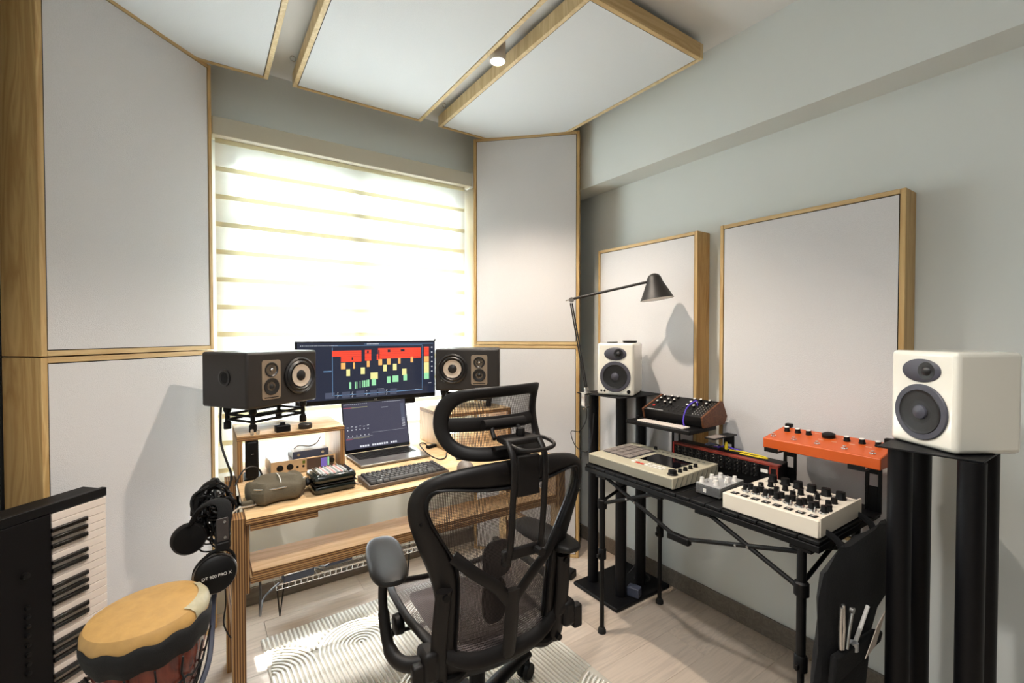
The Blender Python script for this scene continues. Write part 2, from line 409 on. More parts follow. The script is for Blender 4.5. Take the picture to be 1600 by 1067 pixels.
panel('corner_panel', 'cloth panel right of the window, upper of its stack', .625, 1.222, .13, (1.350, 2.398, 1.234), (0, 0, R(-45)), g)
panel('corner_panel', 'cloth panel on the floor right of the window behind the chair', .625, 1.230, .13, (1.350, 2.398, 0), (0, 0, R(-45)), g)
# the two panels on the right wall
g = 'cloth panels hung on the right wall'; rw = (0, 0, R(-90))
panel('wall_panel', 'smaller cloth wall panel behind the desk lamp', .64, 1.215, .098, (1.90, 1.915, .56), rw, g, fw=.016)
panel('wall_panel', 'larger cloth wall panel behind the orange pedal unit', .645, 1.215, .098, (1.90, 1.163, .56), rw, g, fw=.016)
# ceiling clouds
g = 'white cloth panels hanging under the ceiling'; cr = (R(90), 0, 0)
for lab, x0, wd in (('left ceiling panel above the left corner stack', -.375, .636), ('middle ceiling panel in front of the window', .362, .64), ('right ceiling panel over the synthesizer table', 1.105, .652)):
    t = panel('ceiling_panel', 'white cloth ' + lab, wd, 1.205, .062, (x0, 2.362, 2.452), cr, g, 'ceilfab', 'pinepale', 'pineH', fw=.019)
    for hx in (-.012, wd - .10):
        for hz in (-.10, -1.1):
            MB().tube([(hx + .012 * math.cos(a / 10 * 2 * math.pi), .077 + .012 * math.sin(a / 10 * 2 * math.pi), -hz) for a in range(10)], .002, 6, closed=True).obj('hook', 'chrome', t)
    t.rotation_euler = (R(90), 0, 0)

# ceiling spot lamp between the panels
t = thing('ceiling_spotlight', 'small lit cylinder spotlight between the middle and right ceiling panels', 'light', (1.033, 1.63, 2.545))
MB().lathe([(.001, 0), (.034, 0), (.034, -.11), (.030, -.112), (.028, -.104), (.001, -.104)], 24).obj('housing', 'stand_foot', t)
MB().lathe([(.001, -.1045), (.0275, -.1045), (.0275, -.107), (.001, -.107)], 24).obj('lamp_face', 'ledw', t)

# ------------------------------------------------------------------ desk
D0, D1, DF, DB, DZ = .105, 1.345, 1.58, 2.30, .74
t = thing('desk', 'plywood desk with a lower shelf in front of the window', 'desk', (D0, DF, 0)); dw = D1 - D0
B(0, 0, DZ - .018, dw, DB - DF, DZ).obj('desk_top', 'plyZ', t, bevel=.001, seg=1)
B(.012, .006, DZ - .04, .205, .026, DZ - .0185).obj('rail', 'plyZ', t)
B(.012, .02, .532, dw - .012, .175, .5505).obj('shelf', 'plyZ', t); B(.018, .022, .5515, dw - .018, .17, .567).obj('shelf', 'plyZ', t)
for x in (-.037, dw + .001):
    for y0, y1 in ((.02, .085), (.46, .53)):
        B(x, y0, 0, x + .036, y1, DZ - .002).obj('leg', 'plyX', t, bevel=.001, seg=1)
    B(x + .004, .085, .30, x + .030, .46, .36).obj('side_rail', 'plyX', t)
B(0, .03, .50, .011, .10, DZ - .0185).obj('cleat', 'plyX', t); B(dw - .011, .03, .50, dw, .10, DZ - .0185).obj('cleat', 'plyX', t)

def riser(label, x0, wd):
    t = thing('desk_riser', label, 'riser', (x0, 1.985, DZ), 0, 'plywood speaker risers on the desk')
    B(0, 0, .154, wd, .30, .172).obj('top_board', 'plyZ', t, bevel=.001, seg=1)
    for x in (0, wd - .018): B(x, 0, .0005, x + .018, .30, .1535).obj('side_board', 'plyX', t, bevel=.001, seg=1)
    return t
riser('plywood riser under the left black monitor speaker', .105, .39)
riser('plywood riser under the right black monitor speaker behind the chair', .955, .385)

# studio monitor speakers (local: x along width, front at y=0 facing -y, z up)
def monitor_speaker(label, loc, rz, flip):
    t = thing('studio_monitor', label, 'speaker', loc, rz, 'black studio monitor speakers')
    W, Hh, Dp = .330, .216, .262
    B(0, 0, 0, W, Dp, Hh).obj('cabinet', 'charcoal', t, bevel=.010, seg=3)
    fx = (lambda x: W - x) if flip else (lambda x: x)
    # driver plate
    xa, xb = sorted((fx(.062), fx(.145)))
    r = .010; pts = []
    for cx, cz, a0 in ((xb - r, .184 - r, 0), (xa + r, .184 - r, 90), (xa + r, .030 + r, 180), (xb - r, .030 + r, 270)): pts += arc((cx, cz), r, a0, a0 + 90, 4)
    MB().prism(pts, -.0025, .002).obj('driver_plate', 'plate', t)
    xm = (xa + xb) / 2
    MB().lathe([(.029, -.0025), (.029, -.005), (.026, -.006), (.016, .002), (.008, .001), (.0072, -.004), (.001, -.0055)], 28, (xm, 0, .146), 'Y').obj('tweeter', 'cone', t)
    MB().ellipsoid((xm, -.0045, .146), (.006, .004, .006), 12, 8).obj('dome', 'silver', t)
    MB().lathe([(.033, -.0025), (.033, -.006), (.029, -.0065), (.011, .0), (.010, -.004), (.001, -.009)], 28, (xm, 0, .080), 'Y').obj('midrange_cone', 'cone', t)
    B(xa + .01, -.0032, .0355, xb - .01, -.0026, .039).obj('lettering', 'black', t)
    xw = fx(.240)
    MB().lathe([(.077, 0), (.077, -.006), (.070, -.010), (.064, -.006), (.056, -.012), (.047, -.005), (.045, .0)], 40, (xw, 0, .113), 'Y').obj('surround', 'cone', t)
    MB().lathe([(.046, -.0075), (.046, -.010), (.022, -.0045), (.022, -.004)], 40, (xw, 0, .113), 'Y').obj('woofer_ring', 'ring', t)
    MB().lathe([(.0235, -.005), (.022, -.009), (.015, -.013), (.001, -.015)], 28, (xw, 0, .113), 'Y').obj('dust_cap', 'cone', t)
    if not flip:
        MB().lathe([(.033, .0005), (.033, -.003), (.025, -.0045), (.021, .0), (.021, .0008)], 28, (0, .125, .118), 'X').obj('port_ring', 'cone', t)
        MB().lathe([(.0208, -.0005), (.001, -.0012)], 28, (0, .125, .118), 'X').obj('port_hole', plain('port_black', (3, 3, 3), .9), t)
    return t
ca = math.atan2(.53, .846)
monitor_speaker('black three-way monitor speaker on its side, left of the screen', (.137, 1.963, 1.012), ca, False)
monitor_speaker('black three-way monitor speaker on its side, right of the screen', (.988, 2.160, 1.006), R(-33.5), True)

def iso_stand(label, loc, rz, h):
    t = thing('speaker_isolation_stand', label, 'speaker stand', loc, rz, 'black isolation stands under the monitor speakers')
    P = [(.03, .05), (.27, .05), (.03, .20), (.27, .20)]
    for (x, y) in P:
        MB().lathe([(.014, 0), (.014, .026), (.011, .028), (.009, .034), (.009, h - .034), (.013, h - .030), (.015, h - .022), (.015, h - .008), (.011, h - .0005)], 18, (x, y, 0)).obj('isolator_post', 'black', t)
    for z in (.038, h - .040):
        m = MB()
        for a, b in (((0, 1)), (1, 3), (3, 2), (2, 0)): m.tube([(*P[a], z), (*P[b], z)], .0055, 8)
        m.obj('stand_frame', 'black', t)
    return t
iso_stand('black isolation stand under the left monitor speaker', (.165, 2.003, .9125), ca, .099)
iso_stand('black isolation stand under the right monitor speaker', (1.008, 2.190, .9125), R(-33.5), .093)

# small things on the left riser
# desk-top controllers
t = thing('control_puck', 'round black puck on the left riser edge', 'controller', (.348, 2.022, .9125))
MB().lathe([(.024, 0), (.026, .004), (.026, .017), (.022, .021), (.001, .022)], 28).obj('puck', 'charcoal', t)
t = thing('small_black_box', 'small square black box with a knob on the left riser', 'box', (.262, 2.003, .9125), R(6))
B(-.026, -.016, 0, .026, .02, .026).obj('body', 'black', t, bevel=.003); MB().cyl((0, 0, .026), (0, 0, .036), .010, .009).obj('knob', 'black', t)
for i, (x, h) in enumerate(((.156, .022), (.176, .016))):
    tag(MB().lathe([(.006, 0), (.006, h * .8), (.004, h)], 12).obj('earplug_vial', 'acrylic', loc=(x, 1.998 + i * .004, .9125)),
        ('taller' if i == 0 else 'shorter') + ' clear plastic vial at the front left corner of the riser', 'vial')

# ultrawide screen
t = thing('computer_monitor', 'wide black computer screen showing a red and yellow track view', 'monitor', (.355, 2.30, .958))
W, Hh = .699, .304
B(0, 0, 0, W, .020, Hh).obj('casing', 'black', t, bevel=.003)
scr = B(.008, -.0012, .022, W - .008, -.0001, Hh - .006).obj('screen', E['bg'], t)
x0, x1, z0, z1 = .008, W - .008, .022, Hh - .006
def sx(px): return (px - 10) / (1520 - 10) * W      # picture columns on the photographed screen
def strips(name, mat, rects, y=-.0018, parent=scr):
    if name.endswith(('clips', 'gaps', 'modules')):
        for a, b, c, d in rects: B(a, y, c, b, y + .0004, d).obj(name[:-1], mat, parent)
        return
    m = MB()
    for a, b, c, d in rects: m.box(a, y, c, b, y + .0004, d)
    return m.obj(name, mat, parent, kind='stuff')
Z = lambda v: Hh * (1 - v)          # v: 0 top .. 1 bottom
U = lambda u: W * u
cl = []
for (a, b, c, d) in [(.232, .43, .15, .245), (.29, .43, .245, .335), (.455, .50, .145, .325), (.55, .88, .12, .22), (.555, .88, .22, .30), (.54, .57, .22, .32), (.905, .945, .11, .20), (.905, .945, .20, .27)]:
    k = 3
    for i in range(k): cl.append((U(a), U(b), Z(c + (d - c) * (i + .93) / k), Z(c + (d - c) * i / k)))
strips('red_clips', E['red'], cl)
strips('dark_gaps', E['dk'], [(U(.362), U(.372), Z(.30), Z(.26)), (U(.47), U(.482), Z(.20), Z(.155)), (U(.62), U(.64), Z(.19), Z(.145)), (U(.72), U(.75), Z(.18), Z(.14)), (U(.552), U(.56), Z(.3), Z(.15))], -.0022)
strips('orange_clips', E['or_'], [(U(a), U(a + q), Z(c + .10), Z(c)) for a, q, c in [(.29, .03, .345), (.372, .013, .345), (.468, .020, .325), (.552, .027, .305), (.615, .027, .30), (.70, .018, .29), (.797, .02, .275), (.905, .04, .275)]])
strips('yellow_clips', E['ye'], [(U(a), U(a + q), Z(c + .11), Z(c)) for a, q, c in [(.326, .025, .45), (.425, .029, .43), (.588, .025, .40), (.66, .028, .39), (.494, .053, .52), (.73, .034, .48), (.905, .04, .385), (.905, .04, .48)]])
strips('green_clips', E['gr'], [(U(a), U(a + q), Z(c + .11), Z(c)) for a, q, c in [(.345, .014, .66), (.384, .006, .66), (.394, .006, .66), (.418, .004, .65), (.434, .006, .645), (.444, .013, .645), (.463, .006, .64), (.472, .013, .635), (.503, .03, .625), (.615, .027, .60), (.656, .045, .59), (.74, .028, .575), (.905, .04, .57)]])
strips('border_lines', E['bl'], [(U(.232), U(.89), Z(.985 - .12), Z(.98 - .125)), (U(.232), U(.235), Z(.86), Z(.10)), (U(.889), U(.891), Z(.84), Z(.08)), (U(.175), U(.228), Z(.48), Z(.465)), (U(.23), U(.89), Z(.075), Z(.068)), (U(.45), U(.98), Z(.052), Z(.046))], -.0016)
strips('lower_modules', E['gy'], [(U(a), U(a + .058), Z(.90 + .0), Z(.885 + .0) + .0) for a in ()] + [(U(a), U(a + q), .030, .058) for a, q in ((.185, .062), (.295, .055), (.392, .06), (.49, .05), (.55, .05), (.637, .05))], -.0016)
strips('module_marks', E['wh'], [(U(a + .003 * (i % 3)), U(a + .003 * (i % 3) + .006), .030 + i * .006, .032 + i * .006) for a in (.262, .362, .46, .607) for i in range(5)] +
       [(U(.03 + i * .012 + random.random() * .004), U(.03 + i * .012 + .008), Z(.072), Z(.064)) for i in range(20)] + [(U(.47 + i * .011), U(.47 + i * .011 + .007), Z(.055), Z(.040)) for i in range(8)] +
       [(U(.965), U(.975), Z(.13 + i * .085), Z(.11 + i * .085)) for i in range(6)] + [(U(.54), U(.59), Z(.80), Z(.796)), (U(.83), U(.86), .045, .0465), (U(.94), U(.965), .075, .077)], -.0016)
text('logo', 'LG', .011, 'silver', t, (W * .53, -.0012, .010), (R(90), 0, 0))
MB().tube([(W * .5, .03, .04), (W * .5, .045, -.06), (W * .5, .05, -.2165)], [.03, .022, .022], 12, flat=.4).obj('stand_neck', 'black', t)
B(W * .5 - .11, -.06, -.2175, W * .5 + .11, .085, -.209).obj('stand_foot', 'black', t, bevel=.004)
MB().box(W * .62, .021, -.03, W * .85, .035, .05).obj('rear_hump', 'black', t, bevel=.008)
MB().ellipsoid((W - .002, .0, Hh + .004), (.007, .006, .006)).obj('corner_sensor', 'charcoal', t)

# laptop
t = thing('laptop', 'open silver-grey laptop showing a dark mixer window under the wide screen', 'laptop', (.540, 1.905, DZ + .001), R(2))
LW, LD = .3125, .221
base = B(0, 0, .002, LW, LD, .012).obj('base', 'alu', t, bevel=.004, seg=3)
B(.022, .095, .0118, LW - .022, LD - .012, .0124).obj('key_well', 'black', t)
kp = B(0, 0, 0, .0165, .0155, .0012).obj('key', 'black', t, bevel=.001, seg=1); locs = []
for r_ in range(5):
    for c_ in range(14): locs.append((.025 + c_ * .0188, .099 + r_ * .0195, .0124))
place(kp, 'key', t, locs)
B(LW / 2 - .062, .010, .0119, LW / 2 + .062, .085, .0123).obj('trackpad', plain('trackpad', (138, 134, 132), .35, .5), t)
la = R(15); ld = .232
lid = B(0, 0, 0, LW, .004, ld).obj('lid', 'alu', t, bevel=.0018, loc=(0, LD + .001, .012), rot=(-la, 0, 0))
B(.001, -.0012, .001, LW - .001, -.0002, ld - .001).obj('bezel', 'glassblk', lid)
ls = B(.005, -.0016, .016, LW - .005, -.0013, ld - .005).obj('display', E['lp'], lid)
def S(name, mat, rects):
    m = MB()
    for a, b, c, d in rects: m.box(a * LW, -.0020, c * ld, b * LW, -.00165, d * ld)
    o = m.obj(name, mat, lid, kind='stuff'); return o
S('menu_marks', E['wh'], [(.03 + i * .03, .045 + i * .03, .955, .962) for i in range(12)] + [(.62 + i * .025, .635 + i * .025, .955, .962) for i in range(12)])
S('pink_lines', E['pk'], [(.02, .14, .885, .893), (.03, .13, .27, .277)]); S('yellow_lines', E['ye'], [(.14, .38, .888, .892), (.13, .37, .278, .281)])
S('mixer_marks', E['wh'], [(.05 + i * .06, .08 + i * .06, .50 + .012 * (i % 2), .508 + .012 * (i % 2)) for i in range(6)] + [(.055 + i * .06, .068 + i * .06, .44, .46) for i in range(6)] +
  [(.06 + i * .06, .07 + i * .06, .32, .34) for i in range(6)] + [(.04, .42, .30, .303), (.42, .97, .36, .362), (.59, .70, .845, .849)])
S('dock_icons', E['wh'], [(.22 + i * .036, .247 + i * .036, .095, .130) for i in range(16) if i not in (4, 12)])
S('side_column', E['gy'], [(.90, .96, .50, .90)]); S('side_marks', E['wh'], [(.905, .95, .42 + i * .022, .428 + i * .022) for i in range(8)])

# keyboard with dark keycaps
t = thing('computer_keyboard', 'compact dark mechanical keyboard with grey keycaps at the desk front', 'keyboard', (.490, 1.628, DZ + .001), R(3.5))
KW, KD = .325, .128
kb = MB().add([(0, 0, 0), (KW, 0, 0), (KW, KD, 0), (0, KD, 0), (0, 0, .014), (KW, 0, .014), (KW, KD, .022), (0, KD, .022)], [(0, 3, 2, 1), (4, 5, 6, 7), (0, 1, 5, 4), (1, 2, 6, 5), (2, 3, 7, 6), (3, 0, 4, 7)])
kb.obj('case', plain('keyboard_case', (104, 92, 82), .45, .3), t, bevel=.003)
B(.006, .006, .014, KW - .006, KD - .006, .0155).obj('key_plate', 'black', t)
def keymesh(w_, m_):
    return MB().add([(0, 0, 0), (w_, 0, 0), (w_, .0165, 0), (0, .0165, 0), (.002, .002, .009), (w_ - .002, .002, .009), (w_ - .002, .0145, .009), (.002, .0145, .009)],
                    [(0, 3, 2, 1), (4, 5, 6, 7), (0, 1, 5, 4), (1, 2, 6, 5), (2, 3, 7, 6), (3, 0, 4, 7)]).obj('keycap', m_, t, bevel=.001, seg=1)
rows = [[1.25, 1.25, 1.25, 6.25, 1, 1, 1, 1, 1, 1], [2.25] + [1] * 10 + [1.75, 1, 1], [1.75] + [1] * 11 + [2.25, 1], [1.5] + [1] * 12 + [1.5, 1], [1] * 13 + [2, 1], [1] * 16]
kc = {}
for r_, row in enumerate(rows):
    x = .009
    for i, u in enumerate(row):
        w_ = u * .0191 - .0016; dark = (r_ in (5,)) or i == 0 or i >= len(row) - 2
        k_ = (u, dark)
        if k_ not in kc: o = kc[k_] = keymesh(w_, 'keycapd' if dark else 'keycap')
        else: o = kc[k_].copy(); C.objects.link(o); o.parent = t
        o.location = (x, .008 + r_ * .0188, .0155 + r_ * .0011); x += u * .0191
cable('keyboard_cable', [(.49, 1.70, DZ + .006), (.475, 1.712, DZ + .004), (.468, 1.76, DZ + .003), (.475, 1.90, DZ + .003), (.47, 2.06, DZ + .003)], .0022, 'cablew', 'tan keyboard cable running left over the desk', 'cable')
# mouse, phone
t = thing('computer_mouse', 'grey wireless mouse beside the keyboard', 'mouse', (.895, 1.66, DZ), R(-8))
m = MB(); m.ellipsoid((0, 0, .0), (.034, .056, .037), 20, 12); m.v = [(x, y, max(z, .001)) for x, y, z in m.v]; m.obj('shell', 'mouse', t)
B(-.0012, .018, .030, .0012, .05, .0335).obj('scroll_wheel', 'black', t, rot=(0, 0, 0))
t = thing('smartphone', 'dark phone lying beside the mouse', 'phone', (.925, 1.80, DZ + .001), R(-20))
B(0, 0, 0, .072, .145, .008).obj('body', 'black', t, bevel=.003); B(.003, .003, .008, .069, .142, .0085).obj('screen', 'glassblk', t)
t = thing('usb_hub', 'small black cable adapter beside the laptop', 'adapter', (.905, 2.05, DZ + .001), R(20))
B(0, 0, 0, .055, .022, .014).obj('body', 'black', t, bevel=.003)
cable('laptop_cable', [(.905, 2.06, DZ + .012), (.885, 2.07, DZ + .03), (.845, 2.02, DZ + .035), (.835, 1.90, DZ + .02), (.86, 1.845, DZ + .006), (.90, 1.86, DZ + .004), (.94, 1.93, DZ + .004)], .0028, 'cable', 'black cable looping over the right side of the laptop', 'cable')
cable('adapter_cable', [(.96, 2.07, DZ + .008), (.93, 2.10, DZ + .02), (.90, 2.12, DZ + .01), (.93, 2.17, DZ + .004)], .0026, 'cablew', 'pale cable behind the laptop adapter', 'cable')

# audio interface and the black box on it
t = thing('audio_interface', 'gold-fronted audio interface under the left riser', 'audio interface', (.219, 1.985, DZ + .003), R(2))
IW = .238
B(0, .004, .003, IW, .16, .052).obj('case', 'greyshell', t, bevel=.002); B(-.002, 0, 0, IW + .002, .004, .055).obj('faceplate', 'gold', t, bevel=.001, seg=1)
for x in (.030, .066): MB().lathe([(.0125, 0), (.0125, -.002), (.010, -.003), (.001, -.0025)], 20, (x, 0, .028), 'Y').obj('combo_jack', 'black', t)
for x in (.093, .115): MB().lathe([(.0045, 0), (.0045, -.003), (.001, -.003)], 14, (x, 0, .024), 'Y').obj('headphone_jack', 'black', t)
B(.128, -.0012, .006, .232, 0, .050).obj('display_strip', plain('meter_black', (70, 56, 52), .3), t)
B(.182, -.0018, .010, .206, -.0012, .046).obj('level_display', E['pu'], t); B(.208, -.0018, .012, .214, -.0012, .046).obj('green_meter', E['gr'], t)
MB().lathe([(.010, 0), (.010, -.009), (.001, -.009)], 18, (.224, -.001, .032), 'Y').obj('encoder_knob', 'black', t)
B(.112, -.0015, .034, .122, 0, .046).obj('lit_button', plain('olive_led', (90, 100, 30), .4), t)
t = thing('black_dock_box', 'black box with a white top stacked on the gold audio interface', 'box', (.298, 2.0, DZ + .0555), R(2))
B(0, 0, 0, .135, .11, .030).obj('case', 'greyshell', t, bevel=.002); B(-.0005, -.002, .0005, .1355, 0, .0295).obj('faceplate', 'bluegrey', t)
for x in (.02, .112): MB().lathe([(.006, -.002), (.006, -.004), (.001, -.004)], 12, (x, 0, .016), 'Y').obj('port', 'silver', t)
cable('white_lead', [(.31, 2.05, DZ + .088), (.33, 2.06, DZ + .096), (.37, 2.05, DZ + .090), (.40, 2.06, DZ + .100), (.42, 2.09, DZ + .115)], .003, 'greyshell', 'white lead lying on the black dock box', 'cable')
# upright black drive
t = thing('external_drive', 'upright black slab drive inside the left riser', 'drive', (.133, 1.99, DZ + .001), R(-3))
B(0, 0, .004, .044, .13, .150).obj('body', 'black', t, bevel=.010, seg=3); B(-.006, .005, 0, .056, .12, .004).obj('foot', 'black', t)
B(.018, -.0006, .098, .027, 0, .101).obj('status_light', 'silver', t)
# pouch and case
t = thing('canvas_pouch', 'olive canvas zip pouch at the left front of the desk', 'pouch', (.205, 1.735, DZ + .001), R(8))
m = MB(); m.ellipsoid((0, 0, .0), (1, 1, 1), 28, 16)
def sgn(a, p): return math.copysign(abs(a) ** p, a)
m.v = [(sgn(x, .55) * .088 * (1 + .03 * math.sin(5 * y)), sgn(y, .6) * .075 + .008 * math.sin(9 * x + 2), max(0, .034 + sgn(z, .62) * .036 + .005 * math.sin(7 * x + 5 * y) * (z > .2) + .007 * x)) for x, y, z in m.v]
m.obj('body', 'olive', t)
MB().tube(spline([(-.08, -.055, .058), (-.03, -.069, .052), (.04, -.064, .052), (.085, -.03, .06)], 5), .0022).obj('zipper', 'silver', t)
MB().tube(spline([(.012, .066, .063), (.008, .02, .0765), (.004, -.03, .0735), (0, -.06, .06)], 6), .0016, 6).obj('cord', 'knobw', t)
B(-.112, -.05, .004, -.078, -.03, .022).obj('pull_tab', 'olive', t, bevel=.004)
t = thing('hard_case', 'glossy dark green hard case with a white ribbed sticker on its lid', 'case', (.384, 1.735, DZ + .001), R(4))
B(-.072, -.062, 0, .072, .062, .032).obj('lower_shell', 'greencase', t, bevel=.014, seg=3); B(-.073, -.063, .034, .073, .063, .066).obj('lid', 'greencase', t, bevel=.015, seg=3)
B(-.0735, -.0635, .0315, .0735, .0635, .0345).obj('seam_band', 'black', t, bevel=.001)
pts = arc((0, 0), 1, 0, 360, 24)[:-1]
MB().prism([(.052 * sgn(x, .6), .044 * sgn(y, .6)) for x, y in pts], .0655, .0665, 'XY').obj('sticker', plain('sticker', (206, 206, 208), .3), t)
for i in range(9): B(-.054 + i * .0125, -.052, .0665, -.049 + i * .0125, .052, .0682).obj('rib', 'greencase' if i in (0, 8) else plain('rib_%d' % i, (150, 160, 156) if i % 2 else (214, 160, 158), .25), t)
MB().ellipsoid((-.082, .0, .036), (.012, .018, .012)).obj('clasp', 'black', t)

# ------------------------------------------------------------------ white bookshelf speakers and their stands
def white_speaker(label, loc, rz, dp, knobs):
    t = thing('bookshelf_speaker', label, 'speaker', loc, rz, 'white bookshelf speakers')
    W, Hh = (.178 if knobs else .188), .254
    B(0, 0, 0, W, dp, Hh).obj('cabinet', 'white', t, bevel=.013, seg=4)
    xc = W / 2
    MB().lathe([(.074, .001), (.074, -.003), (.072, -.005), (.059, -.005), (.057, -.001)], 40, (xc, 0, .092), 'Y').obj('bezel', 'slate', t)
    MB().lathe([(.0605, -.0015), (.057, -.006), (.053, -.004), (.049, -.004), (.019, .0), (.019, .001)], 40, (xc, 0, .092), 'Y').obj('woofer_cone', 'cone', t)
    MB().lathe([(.020, .0), (.018, -.006), (.010, -.010), (.001, -.0115)], 24, (xc, 0, .092), 'Y').obj('dust_cap', 'slate', t)
    o = MB().lathe([(.050, .001), (.050, -.002), (.047, -.004), (.001, -.0035)], 36, (0, 0, 0), 'Y').obj('tweeter_plate', 'slate', t, loc=(xc, 0, .202)); o.scale = (1.08, 1, .62)
    MB().lathe([(.024, -.0035), (.023, -.0045), (.013, -.0038), (.012, -.006), (.006, -.011), (.001, -.012)], 28, (xc + .017, 0, .202), 'Y').obj('tweeter', 'cone', t)
    if knobs:
        MB().lathe([(.0085, .001), (.0085, -.006), (.001, -.007)], 20, (W - .023, 0, .022), 'Y').obj('volume_knob', 'black', t)
        for x in (.022, .038): MB().lathe([(.005, .001), (.005, -.0015), (.001, -.001)], 16, (x, 0, .022), 'Y').obj('input_jack', 'black', t)
    return t
ang = math.atan2(-.875, .48)
white_speaker('white bookshelf speaker under the black lamp, with three small holes below its woofer', (1.605, 1.622, 1.0), ang, .20, True)
white_speaker('larger-looking white bookshelf speaker at the right edge on thick black tubes', (1.628, .474, 1.0), math.atan2(-.855, -.52), .175, False)
t = thing('coaster_stack', 'flat black round lid on top of the far white speaker', 'lid', (1.752, 1.545, 1.2545))
MB().lathe([(.001, 0), (.030, 0), (.034, .003), (.036, .010), (.001, .011)], 28).obj('lid', 'black', t)
tag(B(-.02, -.028, 0, .02, .028, .004).obj('black_pad', 'black', loc=(1.672, 1.585, 1.2545), rot=(0, 0, ang), bevel=.001), 'thin black pad at the left on top of the far white speaker', 'pad')

def speaker_stand(label, base, tubes, zt, plate, r=.027):
    t = thing('speaker_stand', label, 'speaker stand', (base[0], base[1], 0), base[2], 'black four-tube speaker stands')
    bw, bd = base[3], base[4]
    B(-bw / 2, -bd / 2, 0, bw / 2, bd / 2, .018).obj('base_plate', 'stand', t, bevel=.006)
    mi = Matrix.Translation((base[0], base[1], 0)) @ Matrix.Rotation(base[2], 4, 'Z'); mi.invert()
    for x, y in tubes:
        p = mi @ Vector((x, y, 0)); MB().tube([(p.x, p.y, .018), (p.x, p.y, zt - .005)], r, 28).obj('tube', 'stand', t)
    pts = [mi @ Vector((x, y, 0)) for x, y in plate]
    MB().prism([(p.x, p.y) for p in pts], zt - .005, zt - .0005, 'XY').obj('top_plate', 'stand', t, bevel=.001)
    return t
speaker_stand('black four-tube stand carrying the far white speaker and the clamp lamp', (1.775, 1.615, 0, .39, .30),
              [(1.672, 1.715), (1.690, 1.542), (1.855, 1.560), (1.875, 1.715)], 1.0, [(1.585, 1.745), (1.605, 1.47), (1.93, 1.47), (1.93, 1.745)], .0265)
speaker_stand('black four-tube stand carrying the near white speaker at the right edge', (1.625, .375, R(4), .36, .30),
              [(1.530, .422), (1.735, .432), (1.524, .284), (1.722, .294)], 1.0, [(1.496, .462), (1.512, .262), (1.735, .262), (1.735, .47)], .026)
tag(B(-.022, -.03, 0, .022, .03, .045).obj('power_adapter', 'bluegrey', loc=(1.74, 1.50, .0185), rot=(0, 0, R(20)), bevel=.004), 'grey power adapter at the front of the far speaker stand base', 'adapter')
tag(B(-.03, -.06, 0, .03, .06, .04).obj('power_strip', 'black', loc=(1.60, 1.86, .001), rot=(0, 0, R(20)), bevel=.005), 'black power block on the floor behind the far speaker stand', 'power block')
cable('coiled_lead', [(1.88 + .045 * math.cos(a), 1.57 + .035 * math.sin(a), .022 + a * .001) for a in [i * .6 for i in range(18)]], .003, 'cable', 'coil of black lead on the far speaker stand base', 'cable', k=3)
cable('stand_lead', [(1.90, 1.60, .03), (1.915, 1.62, .15), (1.90, 1.60, .22), (1.885, 1.62, .08), (1.85, 1.64, .03)], .0025, 'cable', 'thin black lead looping up beside the stand tubes', 'cable')

# clamp lamp
t = thing('desk_lamp', 'black clamp-on architect lamp with a conical shade', 'lamp', (1.597, 1.69, 1.0))
o0 = Vector((1.597, 1.69, .995)); L = lambda x, y, z: (x - o0.x, y - o0.y, z - o0.z)
c = MB(); c.box(-.022, -.02, .0, .022, .02, .006); c.box(-.022, -.012, -.062, -.016, .012, .001); c.box(-.022, -.012, -.064, .010, .012, -.058)
c.obj('clamp', 'silver', t, bevel=.001)
MB().cyl((-.002, 0, -.075), (-.002, 0, -.012), .0045).cyl((-.002, 0, -.012), (-.002, 0, -.008), .011).obj('clamp_screw', 'silver', t)
MB().tube([(-.018, .0, -.078), (.016, 0, -.072)], .004).obj('thumb_bar', 'silver', t)
MB().cyl((0, 0, .006), (0, 0, .030), .011).obj('swivel', 'silver', t)
el = Vector(L(1.545, 1.745, 1.468)); hd = Vector(L(1.740, 1.425, 1.538))
for s in (-.006, .006): MB().tube([(s, 0, .026), (el.x + s, el.y, el.z - .02)], .0036, 8).obj('lower_arm', 'lampblk', t)
MB().cyl(el + Vector((-.006, -.01, -.004)), el + Vector((.006, .01, -.004)), .013).obj('elbow_joint', 'silver', t)
ud = (hd - el).normalized()
MB().tube([el - ud * .008, hd], .0065, 10).obj('upper_arm', 'lampblk', t)
MB().tube([el - ud * .030, el - ud * .004], .004, 8).obj('arm_end', 'silver', t)
# shade: neck at the arm end, cone opening downwards and outwards
sc_ = Vector(L(1.760, 1.410, 1.571)); bt = Vector(L(1.768, 1.396, 1.456))
ax = (bt - sc_).normalized(); ln = (bt - sc_).length
q = ax.to_track_quat('Z', 'Y').to_matrix().to_4x4()
m = MB(Matrix.Translation(sc_) @ q)
m.lathe([(.001, -.006), (.010, -.005), (.024, .002), (.032, .014), (.037, .034), (.054, .070), (.075, ln - .002), (.077, ln), (.074, ln), (.049, .072), (.028, .036), (.02, .012), (.001, .006)], 36)
m.obj('lamp_shade', 'lampblk', t)
m = MB(Matrix.Translation(sc_) @ q); m.lathe([(.0735, ln - .001), (.0485, .072), (.027, .036), (.001, .03)], 36); m.obj('shade_lining', 'lampin', t)
cable('lamp_cord', [(1.60, 1.69, .92), (1.605, 1.70, .86), (1.60, 1.74, .80), (1.585, 1.79, .79), (1.59, 1.76, .72), (1.61, 1.70, .70), (1.615, 1.67, .76), (1.62, 1.66, .90)], .0022, 'cable', 'thin black lamp cord looping below the clamp', 'cable')

